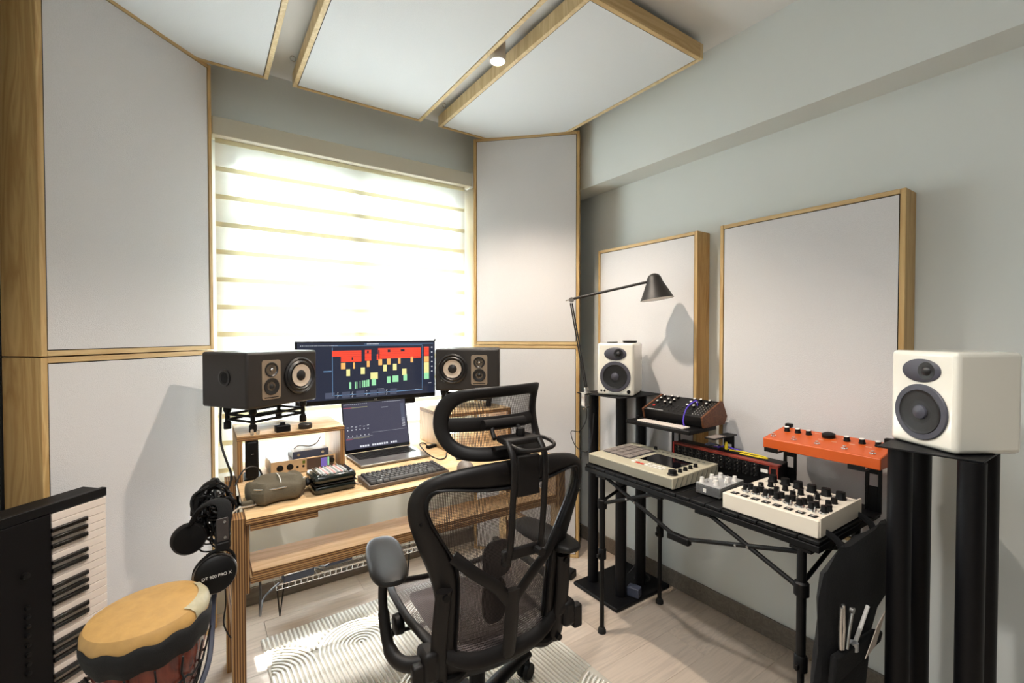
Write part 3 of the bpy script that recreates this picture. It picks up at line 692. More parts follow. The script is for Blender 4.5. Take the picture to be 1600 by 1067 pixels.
# ------------------------------------------------------------------ folding slat table
TX0, TX1, TY0, TY1, TZ = 1.415, 1.872, .565, 1.505, .718
t = thing('folding_table', 'black roll-top folding table carrying the synthesizers', 'table', (TX0, TY0, 0)); table = t
tl = TY1 - TY0; td = TX1 - TX0; n = 16
for i in range(n):
    a = i * tl / n
    B(.004, a + .0015, TZ - .012, td - .004, a + tl / n - .0015, TZ - .0005).obj('slat', 'blackm', t, bevel=.002, seg=1)
for x in (.0, td - .018): B(x, 0, TZ - .032, x + .018, tl, TZ - .0125).obj('edge_rail', 'blackm', t, bevel=.002)
for y in (.0, tl - .018): B(.0185, y, TZ - .032, td - .0185, y + .018, TZ - .0125).obj('end_rail', 'blackm', t, bevel=.002)
LEGS = [(.014, .05), (.014, tl - .095), (td - .055, .05), (td - .055, tl - .095)]
for x, y in LEGS:
    lg = MB().tube([(x, y, .34), (x, y, TZ - .033)], .0125, 16).obj('leg', 'blackm', t)
    MB().tube([(x, y, .02), (x, y, .36)], .0095, 14).obj('lower_tube', 'blackm', lg)
    MB().lathe([(.018, 0), (.018, .012), (.012, .024), (.009, .026)], 18, (x, y, 0)).obj('foot', 'rubber', lg)
    MB().lathe([(.0175, .325), (.0175, .365), (.014, .37)], 18, (x, y, 0)).obj('collar', 'black', lg)
    B(x - .03, y - .005, .335, x - .012, y + .005, .350).obj('lever', 'black', lg, bevel=.002)
def lattice(x, name, zt=.690, zb=.555):
    ys = [.05, tl * .49, tl - .095]; mid = ys[1]
    for (ya, za, yb, zb_) in ((ys[0], zt - .02, mid - .02, zb + .005), (mid + .02, zb + .005, ys[2], zt - .0), (ys[0], .56, mid - .10, zt), (ys[2], .565, mid + .10, zt)):
        MB().tube([(x, ya, za), (x, yb, zb_)], .0075, 10).obj('cross_brace', 'blackm', t)
        MB().cyl((x - .010, (ya + yb) / 2, (za + zb_) / 2), (x - .006, (ya + yb) / 2, (za + zb_) / 2), .004).obj('rivet', 'silver', t)
    B(x - .012, mid - .045, zb - .012, x + .012, mid + .045, zb + .014).obj('hinge_block', 'black', t, bevel=.004)
    for y in (ys[0], ys[2]): MB().lathe([(.020, .545), (.020, .580), (.0145, .585)], 18, (x - .0, y, 0)).obj('slider', 'black', t)
    for y in (mid - .10, mid + .10, ys[0], ys[2]): B(x - .012, y - .03, TZ - .043, x + .012, y + .03, TZ - .0325).obj('bracket', 'black', t, bevel=.002)
lattice(.014, 'f'); lattice(td - .055, 'r')
for y in (.05, tl - .095):
    MB().tube([(.014, y, .575), (td - .055, y, .685)], .0065, 10).obj('end_brace', 'blackm', t); MB().tube([(.014, y, .685), (td - .055, y, .575)], .0065, 10).obj('end_brace', 'blackm', t)

# ------------------------------------------------------------------ gear: local frame x = along the table to the viewer's right (-y world), y = away from the front edge (+x world)
def gear(name, label, cat, x, y, z, rz=-90, group=None): return thing(name, label, cat, (x, y, z), R(rz), group)
def knob(r, h, mat, cap=None, parent=None, name='knob'):
    o = MB().lathe([(r * 1.08, 0), (r * 1.08, h * .15), (r * .92, h * .3), (r * .85, h), (.0005, h)], 14).obj(name, mat, parent); return o
def copies(o, parent, locs):
    o.location = locs[0]
    for l in locs[1:]: c = o.copy(); C.objects.link(c); c.parent = parent; c.location = l
# sampler
t = gear('sampler', 'beige pad sampler with sixteen grey pads and a dark screen', 'sampler', 1.432, 1.498, TZ + .001)
GW, GD = .443, .292
m = MB().add([(0, 0, .004), (GW, 0, .004), (GW, GD, .004), (0, GD, .004), (0, 0, .045), (GW, 0, .045), (GW, GD, .055), (0, GD, .055)], [(0, 3, 2, 1), (4, 5, 6, 7), (0, 1, 5, 4), (1, 2, 6, 5), (2, 3, 7, 6), (3, 0, 4, 7)])
m.obj('body', 'beige', t, bevel=.003)
B(.006, -.001, .008, GW - .006, 0, .040).obj('front_grille', 'beiged', t)
for i in range(9): MB().add([(GW + .001, .01 + i * .031, .008), (GW + .001, .016 + i * .031, .008), (GW + .001, .034 + i * .031, .044), (GW + .001, .028 + i * .031, .044), (GW, .01 + i * .031, .008), (GW, .016 + i * .031, .008), (GW, .034 + i * .031, .044), (GW, .028 + i * .031, .044)], [(0, 1, 2, 3), (7, 6, 5, 4), (0, 4, 5, 1), (1, 5, 6, 2), (2, 6, 7, 3), (3, 7, 4, 0)]).obj('vent_slot', 'beiged', t)
for i in range(6): B(.001 + 0, 0, 0, .012, .012, .004).obj('foot', 'rubber', t, loc=(.02 + (i % 3) * .19, .02 + (i // 3) * .24, 0))
zt = lambda y: .045 + .010 * y / GD
sl = math.atan(.010 / GD)
B(.014, .070, zt(.070) - .001, .180, .246, zt(.246) - .0085).obj('pad_bed', 'black', t, rot=(0, 0, 0)) if False else MB().add([(.015, .071, zt(.071) + .0006), (.175, .071, zt(.071) + .0006), (.175, .245, zt(.245) + .0006), (.015, .245, zt(.245) + .0006)], [(0, 1, 2, 3)]).obj('pad_bed', 'slate', t)
pd = B(0, 0, 0, .034, .034, .006).obj('pad', 'padgrey', t, bevel=.002, rot=(sl, 0, 0))
copies(pd, t, [(.018 + c * .0395, .075 + r_ * .0425, zt(.075 + r_ * .0425)) for r_ in range(4) for c in range(4)])
o = B(0, 0, 0, .178, .115, .0015).obj('screen', 'glassblk', t, rot=(sl, 0, 0), loc=(.200, .105, zt(.105)))
bt = B(0, 0, 0, .017, .012, .003).obj('button', 'knobw', t, bevel=.001, rot=(sl, 0, 0))
copies(bt, t, [(.200 + i * .0225, .050, zt(.05)) for i in (0, 3, 4, 5, 6, 8)] + [(.200 + i * .0225, .072, zt(.072)) for i in (0, 3, 4, 5, 6)])
rb = B(0, 0, 0, .017, .012, .003).obj('button', 'red', t, bevel=.001, rot=(sl, 0, 0), label='red button'); copies(rb, t, [(.2225, .050, zt(.05)), (.245, .050, zt(.05))])
kb = knob(.018, .017, 'black', parent=t, name='data_knob'); kb.location = (.412, .040, zt(.04))
kn = knob(.0085, .013, 'black', parent=t); copies(kn, t, [(.412, .085 + i * .033, zt(.09 + i * .033)) for i in range(4)] + [(.150, .272, zt(.272))])
sb = B(0, 0, 0, .009, .007, .002).obj('small_button', 'beiged', t); copies(sb, t, [(.175 + i * .022, .255, zt(.255)) for i in range(11)])
# cream sequencer
t = gear('drum_sequencer', 'cream analogue sequencer box covered in black knobs at the table front', 'synthesizer', 1.433, .862, TZ + .001)
GW, GD = .288, .292
B(0, 0, 0, GW, GD, .052).obj('body', 'cream', t, bevel=.003)
B(GW - .003, .006, .004, GW + .003, GD + .003, .058).obj('side_plate', 'cream', t, bevel=.001)
zk = .052
sq = B(0, 0, 0, .021, .021, .002).obj('switch_plate', 'black', t); copies(sq, t, [(.018 + i * .0335, .016, zk) for i in range(8)])
b2 = B(0, 0, 0, .011, .011, .003).obj('switch', 'silver', t, bevel=.001); copies(b2, t, [(.023 + i * .0335, .021, zk + .001) for i in range(8)])
dl = MB().lathe([(.0145, 0), (.0135, .004), (.009, .006), (.001, .006)], 20).obj('dial', 'chrome', t); KL = [(.036 + i * .0335, .078, zk) for i in range(8)]; copies(dl, t, KL)
kn = knob(.0095, .018, 'black', parent=t); copies(kn, t, [(a, b, zk + .005) for a, b, c in KL] + [(.036 + i * .0335, .110, zk) for i in range(8)] + [(.05 + i * .034 * 1.5, .150, zk) for i in range(5)] + [(.062 + i * .048, .190, zk) for i in range(5)])
kn = knob(.015, .024, 'black', parent=t, name='large_knob'); copies(kn, t, [(.040 + i * .042, .250, zk) for i in range(6)])
tg = MB().cyl((0, 0, 0), (0, 0, .004), .005).cyl((0, 0, .004), (.001, .003, .018), .0015, .002).obj('toggle', 'chrome', t); copies(tg, t, [(.052 + i * .067, .056, zk) for i in range(4)] + [(.055 + i * .06, .130, zk) for i in range(4)] + [(.085 + i * .06, .170, zk) for i in range(3)])
for a, b in ((.02, .232), (.09, .205), (.20, .262)): B(a, b, zk, a + .045, b + .003, zk + .0004).obj('lettering', 'black', t)
# clear pedal box
t = gear('effects_box', 'small clear acrylic box topped with white knobs, between sampler and cream sequencer', 'effects box', 1.485, .998, TZ + .001, -88)
B(0, 0, .003, .094, .165, .036).obj('case', 'acrylic', t, bevel=.003); B(.004, .004, .004, .090, .161, .010).obj('circuit_board', 'black', t); B(.001, .001, .0365, .093, .164, .040).obj('top_plate', 'greyshell', t, bevel=.001)
kn = knob(.0085, .018, 'knobw', parent=t); copies(kn, t, [(a, b, .040) for a, b in ((.014, .02), (.066, .025), (.045, .055), (.017, .080), (.028, .12), (.072, .085), (.080, .125))])
tg = MB().cyl((0, 0, 0), (0, 0, .004), .004).cyl((0, 0, .004), (0, .001, .014), .0014).obj('toggle', 'chrome', t); copies(tg, t, [(a, b, .040) for a, b in ((.030, .03), (.032, .065), (.058, .10), (.05, .13), (.084, .055))])
B(.03, -.0006, .012, .042, 0, .026).obj('emblem', 'knobw', t)

# tiered metal gear stands (two, one behind each raised instrument)
def tier_stand(label, y, w_):
    t = gear('tier_stand', label, 'stand', 1.70, y, TZ + .001, group='black metal tier stands')
    for x in (0, w_ - .045):
        m = MB(); o_ = [(.0, 0), (.045, 0), (.045, .158), (0, .158)]; h_ = arc((.0225, .105), .010, 0, 360, 14)[:-1]
        m.box(0 + x, .100, 0, .010 + x, .106, .160); m.box(.035 + x, .100, 0, .045 + x, .106, .160); m.box(.010 + x, .100, 0, .035 + x, .106, .085); m.box(.010 + x, .100, .125, .035 + x, .106, .160)
        m.obj('upright', 'blackm', t, bevel=.001, seg=1)
        B(x, .035, 0, x + .045, .0995, .004).obj('foot_plate', 'blackm', t)
        B(x, -.035, .161, x + .045, .125, .165).obj('arm', 'blackm', t)
        if 'orange' in label: B(x, -.040, .161, x + .045, -.0355, .176).obj('stop_lip', 'blackm', t)
        B(x + .003, -.032, .1655, x + .042, .05, .1668).obj('felt_strip', 'padgrey', t)
    return t
tier_stand('black metal stand under the dark synthesizer', 1.335, .30)
tier_stand('black metal stand under the orange pedal unit', .842, .30)

# keyboard controller tray and dark synthesizer
t = gear('mini_keyboard', 'black mini keyboard controller with white keys at the upper left of the table', 'keyboard', 1.607, 1.440, TZ + .171, -88)
B(0, 0, 0, .325, .20, .018).obj('body', 'black', t, bevel=.004)
wk = B(0, 0, 0, .0145, .052, .005).obj('white_key', 'keyw', t, bevel=.0008, seg=1); copies(wk, t, [(.055 + i * .0155, .012, .018) for i in range(15)])
bk = B(0, 0, 0, .008, .03, .006).obj('black_key', 'keyb', t, bevel=.001, seg=1); copies(bk, t, [(.055 + (i + 1) * .0155 - .004, .064, .0185) for i in range(14) if i % 7 not in (2, 6)])
MB().lathe([(.009, 0), (.008, .012), (.001, .013)], 16, (.020, .06, .018)).obj('joystick', 'black', t)
t = gear('desktop_synthesizer', 'dark semi-modular synthesizer with walnut cheeks and white-capped knobs', 'synthesizer', 1.690, 1.415, TZ + .192, -88)
SW = .305
prof = [(.012, 0), (.165, 0), (.185, .030), (.150, .092), (.142, .096), (.0, .042)]
MB().prism(prof, .010, SW - .010, 'YZ').obj('case', 'black', t, bevel=.001)
for x in (0, SW - .0095): MB().prism([(.010, -.002), (.168, -.002), (.190, .030), (.154, .097), (.143, .100), (-.003, .044)], x, x + .0095, 'YZ').obj('wood_cheek', 'walnut', t, bevel=.0015)
a = math.atan2(.054, .142); fx_ = lambda d, s=0: (math.cos(a) * d - math.sin(a) * s * 1, .042 + math.sin(a) * d + math.cos(a) * s)
kn = MB().lathe([(.0065, 0), (.0065, .010), (.0005, .010)], 12).obj('knob', 'black', t, rot=(a, 0, 0)); pos = [(x, d) for d in (.135, .105, .075) for x in (.035, .075, .105, .19, .22, .262) if not (d == .075 and x > .24)]
copies(kn, t, [(x, *fx_(d)) for x, d in pos])
cp = MB().lathe([(.0055, 0), (.005, .002), (.0005, .0022)], 12).obj('knob_cap', 'knobw', t, rot=(a, 0, 0)); copies(cp, t, [(x, *fx_(d, .010)) for x, d in pos])
sk = MB().lathe([(.0032, 0), (.0032, .003), (.0005, .003)], 10).obj('small_knob', 'cone', t, rot=(a, 0, 0)); copies(sk, t, [(.055 + i * .024, *fx_(d)) for i in range(8) for d in (.022, .045, .062)])
jk = MB().lathe([(.0034, 0), (.003, .002), (.0005, .002)], 8).obj('patch_jack', 'silver', t, rot=(a, 0, 0)); copies(jk, t, [(.246 + i * .014, *fx_(.02 + j * .0155)) for i in range(4) for j in range(8) if not (i < 2 and j > 5)])
ob = B(0, 0, 0, .010, .010, .003).obj('button', 'red', t, rot=(a, 0, 0), label='small red button'); ob.location = (.030, *fx_(.040))
B(.022, 0, 0, .105, .003, .0004).obj('lettering', 'knobw', t, rot=(a, 0, 0), loc=(0, *fx_(.010, .0002)))
cable('patch_cable', [(1.745, 1.165, .992), (1.735, 1.165, 1.015), (1.70, 1.185, .985), (1.675, 1.185, .93), (1.68, 1.17, .89)], .0028, 'purple', 'purple patch cable arching over the right end of the dark synthesizer', 'cable')

# rack of modules with a red rail
t = gear('modular_rack', 'long low module rack with a red rail and rows of tiny black knobs', 'modular rack', 1.728, 1.270, TZ + .0055)
GW = .445
MB().prism([(0, 0), (.070, 0), (.070, .100), (.030, .098), (.0, .088)], 0, GW, 'YZ').obj('case', 'black', t, bevel=.001)
B(.002, -.003, .088, GW, .030, .096).obj('rail', 'redrack', t, bevel=.001); B(-.002, -.004, .030, .004, .02, .098).obj('end_rail', 'red', t, label='bright red rail end'); B(GW - .03, -.004, .034, GW, -.0005, .088).obj('end_module', 'redrack', t)
B(GW - .025, -.0055, .040, GW - .006, -.004, .082).obj('end_display', 'black', t); B(GW - .062, -.004, .060, GW - .036, -.0005, .072).obj('name_plate', 'knobw', t)
for i in range(11):
    x = .010 + i * .0335
    B(x, -.004, .034, x + .031, -.0005, .087).obj('module', 'black', t, bevel=.0005, seg=1)
mk = MB().lathe([(.0042, 0), (.0038, -.008), (.0005, -.008)], 10, (0, 0, 0), 'Y').obj('knob', 'cone', t); copies(mk, t, [(.018 + i * .0335 + j * .015, -.004, z_) for i in range(11) for j in range(2) for z_ in (.046, .062, .078)])
mj = MB().lathe([(.0022, 0), (.0022, -.0012), (.0004, -.0012)], 8, (0, 0, 0), 'Y').obj('jack', 'silver', t); copies(mj, t, [(.0255 + i * .0335, -.004, z_) for i in range(11) for z_ in (.040, .070, .083)])
for nm, mat_, lab, pts in (('yellow_patch_cable', 'yellow', 'yellow patch cable coiled on top of the module rack', [(1.762, 1.03, 0.829), (1.758, .98, 0.834), (1.762, .93, 0.833), (1.774, .90, 0.829), (1.758, .88, 0.829), (1.750, .92, 0.829), (1.748, .98, 0.829)]),
                       ('purple_patch_cable', 'purple', 'purple patch cables in a small heap on the module rack', [(1.758, 1.08, 0.829), (1.774, 1.06, 0.837), (1.786, 1.02, 0.831), (1.770, .99, 0.833), (1.758, 1.02, 0.839), (1.782, 1.05, 0.835), (1.762, 1.10, 0.829)]),
                       ('blue_patch_cable', 'bluegrey', 'dark blue patch cable beside the purple one on the module rack', [(1.762, 1.14, 0.829), (1.782, 1.13, 0.835), (1.790, 1.09, 0.831), (1.766, 1.09, 0.839), (1.758, 1.13, 0.830)])):
    cable(nm, pts, .0028, mat_, lab, 'cable')
tag(MB().lathe([(.006, 0), (.007, .012), (.004, .03), (.001, .031)], 12).obj('cable_plug', 'yellow', loc=(1.762, 1.045, 0.829), rot=(0, 0, 0)), 'yellow plug standing beside the purple patch cables', 'plug')
t = gear('printed_box', 'flat dark box with faint white lettering behind the module rack', 'box', 1.887 - .0, 1.13, TZ + .104 - .10, -90)
bpy.data.objects.remove(t)

# orange pedal unit
t = gear('delay_pedal', 'long orange foot pedal unit with black knobs', 'effects pedal', 1.690, .862, TZ + .1675, -90); t.rotation_euler = (R(0), 0, R(-90))
GW, GD = .350, .150
MB().prism([(0, 0), (GD, .0), (GD, .060), (0, .036)], 0, GW, 'YZ').obj('case', 'orange', t, bevel=.003)
a = math.atan2(.024, GD); zt = lambda y: .036 + .024 * y / GD
kn = knob(.0095, .016, 'black', parent=t); kn.rotation_euler = (a, 0, 0); copies(kn, t, [(x, .105, zt(.105)) for x in (.035, .072, .108, .225, .268, .312)])
kc_ = MB().lathe([(.008, 0), (.007, .001), (.0005, .0012)], 14).obj('knob_cap', 'knobw', t, rot=(a, 0, 0)); copies(kc_, t, [(x, .105 - .004, zt(.105) + .0158) for x in (.035, .072, .108, .225, .268, .312)])
MB().lathe([(.020, 0), (.020, .012), (.014, .015), (.001, .015)], 20).obj('large_knob', 'black', t, rot=(a, 0, 0), loc=(.168, .112, zt(.112)))
fs_ = MB().lathe([(.009, 0), (.009, .003), (.005, .004), (.005, .010), (.001, .011)], 14).obj('foot_switch', 'chrome', t, rot=(a, 0, 0)); copies(fs_, t, [(x, .030, zt(.03)) for x in (.022, .092, .165, .245, .320)])
for x in (.02, .325): B(x - .010, .140, .060, x + .012, .160, .074).obj('plug', 'black', t, bevel=.002)
lt = B(0, 0, 0, .016, .002, .0004).obj('lettering', 'cream', t, rot=(a, 0, 0)); copies(lt, t, [(x, y, zt(y) + .0002) for x, y in ((.085, .135), (.118, .128), (.15, .075), (.19, .075), (.24, .08), (.285, .08), (.205, .12))])

# ------------------------------------------------------------------ bag with tools hanging at the near end of the table
t = thing('tool_bag', 'black fabric tool bag hanging from the near end of the table', 'bag', (1.60, .562, 0))
m = MB(); rows_ = [(.706, -.16, .20, .008), (.67, -.255, .225, .020), (.61, -.275, .245, .026), (.555, -.275, .240, .028), (.51, -.280, .215, .028), (.475, -.285, .10, .026), (.42, -.295, .05, .026), (.35, -.310, .035, .028), (.27, -.330, .01, .030), (.19, -.350, -.03, .028), (.10, -.375, -.08, .024), (.03, -.39, -.12, .018)]
ns = 18; vs = []
for z_, xa_, xb_, th_ in rows_:
    for j in range(ns):
        a_ = 2 * math.pi * j / ns; vs.append(((xa_ + xb_) / 2 + (xb_ - xa_) / 2 * sgn(math.cos(a_), .7), -.034 + th_ * sgn(math.sin(a_), .7) * .85 + .003 * math.sin(7 * a_ + z_ * 30), z_ + .006 * math.sin(4 * a_)))
fs = [(i * ns + j, i * ns + (j + 1) % ns, (i + 1) * ns + (j + 1) % ns, (i + 1) * ns + j) for i in range(len(rows_) - 1) for j in range(ns)]
m.add(vs, fs + [tuple(range(ns - 1, -1, -1)), tuple(range((len(rows_) - 1) * ns, len(rows_) * ns))]); m.obj('body', 'mat', t)
for x in (-.13, .10): MB().tube(spline([(x, -.034, .69), (x + .003, -.024, .712), (x + .004, -.006, .725), (x + .004, .012, .7305)], 5), .010, 8, flat=.3).obj('strap', 'mat', t)
MB().prism([(-.285, .40), (.03, .40), (.05, .425), (.0, .445), (-.27, .475)], -.075, -.058, 'XZ').obj('pocket', 'mat', t, bevel=.006)
MB().cyl((.215, -.06, .50), (.212, -.06, .455), .006).obj('toggle', 'black', t)
def tool(name, label, cat, x, z, mat_, pts, r, extra=None):
    o = thing(name, label, cat, (x, .493, z)); MB().tube(pts, r, 10).obj('shaft', mat_, o)
    if extra: extra(o)
    return o
tool('pliers', 'steel pliers handles sticking out of the tool bag, leftmost', 'tool', 1.365, .480, 'silver', [(0, 0, 0), (-.002, 0, .05), (.004, 0, .108)], .0045, lambda o: MB().tube([(.012, 0, -.005), (.020, 0, .05), (.014, 0, .112)], .0045, 8).obj('second_handle', 'silver', o))
tool('spanner', 'steel spanner standing in the tool bag beside the pliers', 'tool', 1.405, .465, 'silver', [(0, 0, 0), (.012, 0, .045), (.030, 0, .085)], .0045, lambda o: MB().lathe([(.0085, -.004), (.0085, .004)], 14, (.033, 0, .092), 'Y').obj('ring_end', 'silver', o))
tool('screwdriver', 'white-handled screwdriver slanting out of the tool bag', 'tool', 1.450, .455, 'knobw', [(0, 0, 0), (.045, 0, .035), (.095, 0, .078)], .005, lambda o: MB().lathe([(.001, -.012), (.011, -.010), (.011, .012), (.001, .014)], 14, (0, 0, 0)).obj('grip', 'greyshell', o))
tag(MB().prism([(0, 0), (.075, .010), (.150, .085), (.085, .060)], 0, .0015, 'XZ').obj('paper_sheet', 'paper', loc=(1.492, .480, .410)), 'sheet of paper tucked in the tool bag beside the screwdriver', 'paper')

# ------------------------------------------------------------------ office chair (local: x right, y forward, z up)
chair = t = thing('office_chair', 'dark mesh office chair with headrest, seen from behind at the desk', 'chair', (.725, 1.27, .011), R(-3))
def yb(z): return -.16 - (z - .38) * .14
def wrap(x): return .055 * (abs(x) / .285) ** 2.2
outerH = [(0, .945), (.10, .943), (.18, .934), (.235, .918), (.268, .895), (.285, .855), (.283, .81), (.268, .76), (.245, .70), (.225, .65), (.208, .59), (.200, .53), (.198, .46), (.198, .40), (.188, .355), (.16, .328), (.10, .318), (0, .315)]
innerH = [(0, .862), (.10, .868), (.17, .880), (.215, .882), (.236, .868), (.240, .835), (.222, .79), (.190, .735), (.165, .69), (.150, .645), (.147, .59), (.147, .53), (.147, .46), (.147, .425), (.136, .398), (.115, .384), (.07, .376), (0, .372)]
def full(h): return h + [(-x, z) for x, z in h[-2:0:-1]]
def smooth_poly(p, it=2):
    for _ in range(it):
        q = []
        for i in range(len(p)): a, b = p[i], p[(i + 1) % len(p)]; q += [(.75 * a[0] + .25 * b[0], .75 * a[1] + .25 * b[1]), (.25 * a[0] + .75 * b[0], .25 * a[1] + .75 * b[1])]
        p = q
    return p
def seg_thick(t0, yf, wr):
    return lambda x, z, s_: (x, yf(z) + wr(x) + t0 * s_ - (0.0), z)
OU, IN = smooth_poly(full(outerH)), smooth_poly(full(innerH))
MB().ring(OU, IN, seg_thick(.020, yb, wrap), 12).obj('back_frame', 'chair', t, ang=60)
def ring_lip(outer, k, th, name):  # raised bead round the inner opening
    cx, cz = 0, sum(z for x, z in outer) / len(outer)
    a = [(x * (1 + k * .04), cz + (z - cz) * (1 + k * .03)) for x, z in outer]
    return a
MB().ring(ring_lip(IN, 1.6, 0, ''), IN, lambda x, z, s_: (x, yb(z) + wrap(x) - .012 + .010 * s_, z), 8).obj('inner_bead', 'black', t, ang=60)
def span(poly, c, axis):   # crossings of the polygon with x=c (axis 0) or z=c (axis 1)
    r_ = []
    for i in range(len(poly)):
        a, b = poly[i], poly[(i + 1) % len(poly)]; u0, u1 = a[axis], b[axis]
        if (u0 - c) * (u1 - c) < 0: k = (c - u0) / (u1 - u0); r_.append(a[1 - axis] + (b[1 - axis] - a[1 - axis]) * k)
    return sorted(r_)
def weave(name, poly, fy, px_, pz, wx, wz, mat_, parent, zz=None):
    m = MB(); xs = [p[0] for p in poly]; zs = [p[1] for p in poly]
    x = min(xs) + px_ / 2
    while x < max(xs):
        r_ = span(poly, x, 0)
        for a, b in zip(r_[::2], r_[1::2]):
            k = max(2, int((b - a) / .04)); pts = [(a + (b - a) * i / k) for i in range(k + 1)]
            vs = []; fs = []
            for i, z in enumerate(pts): vs += [(x - wx / 2, fy(x, z), z), (x + wx / 2, fy(x, z), z)]
            fs = [(2 * i, 2 * i + 1, 2 * i + 3, 2 * i + 2) for i in range(k)]
            m.add(vs, fs)
        x += px_
    z = min(zs) + pz / 2
    while z < max(zs):
        r_ = span(poly, z, 1)
        for a, b in zip(r_[::2], r_[1::2]):
            k = max(2, int((b - a) / .05)); vs = []
            for i in range(k + 1): x = a + (b - a) * i / k; vs += [(x, fy(x, z) + .0006, z - wz / 2), (x, fy(x, z) + .0006, z + wz / 2)]
            m.add(vs, [(2 * i, 2 * i + 1, 2 * i + 3, 2 * i + 2) for i in range(k)])
        z += pz
    return m.obj(name, mat_, parent, kind='stuff')
weave('back_mesh', IN, lambda x, z: yb(z) + wrap(x) + .006, .0042, .0042, .0019, .0012, 'chairm', t)
# Y-shaped support
def strap(name, pts, w_, th, mat_='chair', parent=None):
    m = MB(); m.tube(spline(pts, 5), w_, 12, flat=th / w_, up=(0, 1, 0)); return m.obj(name, mat_, parent or t, ang=60)
for s in (-1, 1): strap('support_arm', [(s * .172, yb(.70) + .004, .700), (s * .12, yb(.655) - .022, .652), (s * .055, yb(.60) - .034, .598), (s * .008, yb(.545) - .036, .540)], .017, .007)
strap('spine', [(0, yb(.57) - .036, .575), (0, yb(.50) - .040, .50), (0, yb(.42) - .040, .42), (0, yb(.37) - .034, .365), (0, yb(.34) - .01, .335)], .023, .010)
# lumbar pads in front of the mesh
for a, b, w_ in ((.590, .700, .048), (.450, .585, .040)):
    m = MB(); m.ellipsoid((0, 0, 0), (1, 1, 1), 20, 12)
    m.v = [(-.022 + w_ * sgn(x, .7), yb((a + b) / 2) + .024 + .012 * sgn(y, .8), (a + b) / 2 + (b - a) / 2 * sgn(z, .75)) for x, y, z in m.v]; m.obj('lumbar_pad', 'black', t)
MB().tube([(-.02, yb(.6) + .03, .70), (-.012, yb(.5) + .03, .45)], .010, 10).obj('lumbar_rod', 'black', t)
# side hinges of the tilt linkage
for s in (-1, 1):
    m = MB(); m.tube(spline([(s * .196, yb(.60) - .008, .615), (s * .202, yb(.5) - .008, .50), (s * .200, yb(.4) - .006, .40), (s * .190, yb(.34), .33)], 5), .024, 12, flat=.55, up=(0, 1, 0)); m.obj('side_link', 'chair', t, ang=60)
    for z in (.602, .345): MB().cyl((s * .196, yb(z) - .026, z), (s * .196, yb(z) - .014, z), .0095).obj('pivot_bolt', 'black', t)
    for z in (.80, .70): MB().cyl((s * (.258 if z > .75 else .222), yb(z) + wrap(.25) - .021, z), (s * (.258 if z > .75 else .222), yb(z) + wrap(.25) - .012, z), .004, n=10).obj('screw', 'black', t)
# headrest: bracket, plate, handle loop, frame, mesh
for x in (-.036, .064):
    strap('headrest_post', [(x + .006, yb(.69) - .052, .690), (x + .003, yb(.80) - .056, .80), (x, yb(.94) - .050, .945), (x, -.255, 1.000)], .0095, .006)
B(-.022, yb(.88) - .052, .852, .052, yb(.88) - .036, .962).obj('bracket_plate', 'chair', t, bevel=.005)
B(-.05, yb(.69) - .052, .672, .074, yb(.69) - .038, .704).obj('lower_clamp', 'chair', t, bevel=.005)
MB().tube([(-.03, yb(.68) - .045, .70), (-.036, yb(.65) - .045, .66)], .013, 12).obj('clamp_foot', 'chair', t)
MB().lathe([(.001, 0), (.012, 0), (.010, .03), (.001, .032)], 8, (.055, yb(.68) - .085, .69), 'Y').obj('clamp_knob', 'chair', t)
MB().prism([(-.045, -.262), (.075, -.262), (.068, -.190), (-.036, -.190)], .986, 1.004, 'XY').obj('headrest_plate', 'chair', t, bevel=.006)
MB().tube(spline([(-.030, -.250, .992), (-.022, -.285, .984), (.01, -.300, .978), (.07, -.298, .978), (.098, -.282, .984), (.092, -.245, .994), (.06, -.235, .998)], 5), .0055, 10).obj('headrest_handle', 'chair', t)
MB().lathe([(.001, 0), (.011, 0), (.014, .006), (.012, .022), (.001, .024)], 7, (.022, -.228, 1.004)).obj('height_knob', 'chair', t)
for s in (-.045, .055): MB().tube(spline([(s, -.200, .996), (s * .9, -.180, 1.012), (s * .75, -.165, 1.030)], 4), .0065, 8).obj('tilt_link', 'chair', t)
HO = smooth_poly([(0, 1.140), (.08, 1.141), (.140, 1.140), (.150, 1.137), (.150, 1.11), (.148, 1.065), (.160, 1.01), (.172, .960), (.174, .940), (.160, .930), (.09, .926), (0, .926), (-.09, .929), (-.13, .938), (-.160, .960), (-.180, 1.0), (-.184, 1.04), (-.178, 1.085), (-.162, 1.115), (-.135, 1.130), (-.09, 1.137)], 2)
HI = smooth_poly([(0, 1.106), (.07, 1.107), (.112, 1.107), (.118, 1.10), (.118, 1.07), (.122, 1.03), (.134, .985), (.128, .972), (.09, .967), (0, .965), (-.08, .967), (-.112, .974), (-.135, .99), (-.146, 1.02), (-.144, 1.055), (-.132, 1.080), (-.110, 1.096), (-.07, 1.104)], 2)
def rs(poly, n, c=(-.005, 1.035)):
    out = []
    for k in range(n):
        a = 2 * math.pi * k / n; d = (math.cos(a), math.sin(a)); best = 0
        for i in range(len(poly)):
            x1, y1 = poly[i][0] - c[0], poly[i][1] - c[1]; x2, y2 = poly[(i + 1) % len(poly)][0] - c[0], poly[(i + 1) % len(poly)][1] - c[1]
            den = d[0] * (y2 - y1) - d[1] * (x2 - x1)
            if abs(den) < 1e-12: continue
            tt = (x1 * (y2 - y1) - y1 * (x2 - x1)) / den; uu = (x1 * d[1] - y1 * d[0]) / den
            if tt > 0 and -1e-6 <= uu <= 1 + 1e-6: best = max(best, tt)
        out.append((c[0] + d[0] * best, c[1] + d[1] * best))
    return out
HO, HI = rs(HO, 96), rs(HI, 96)
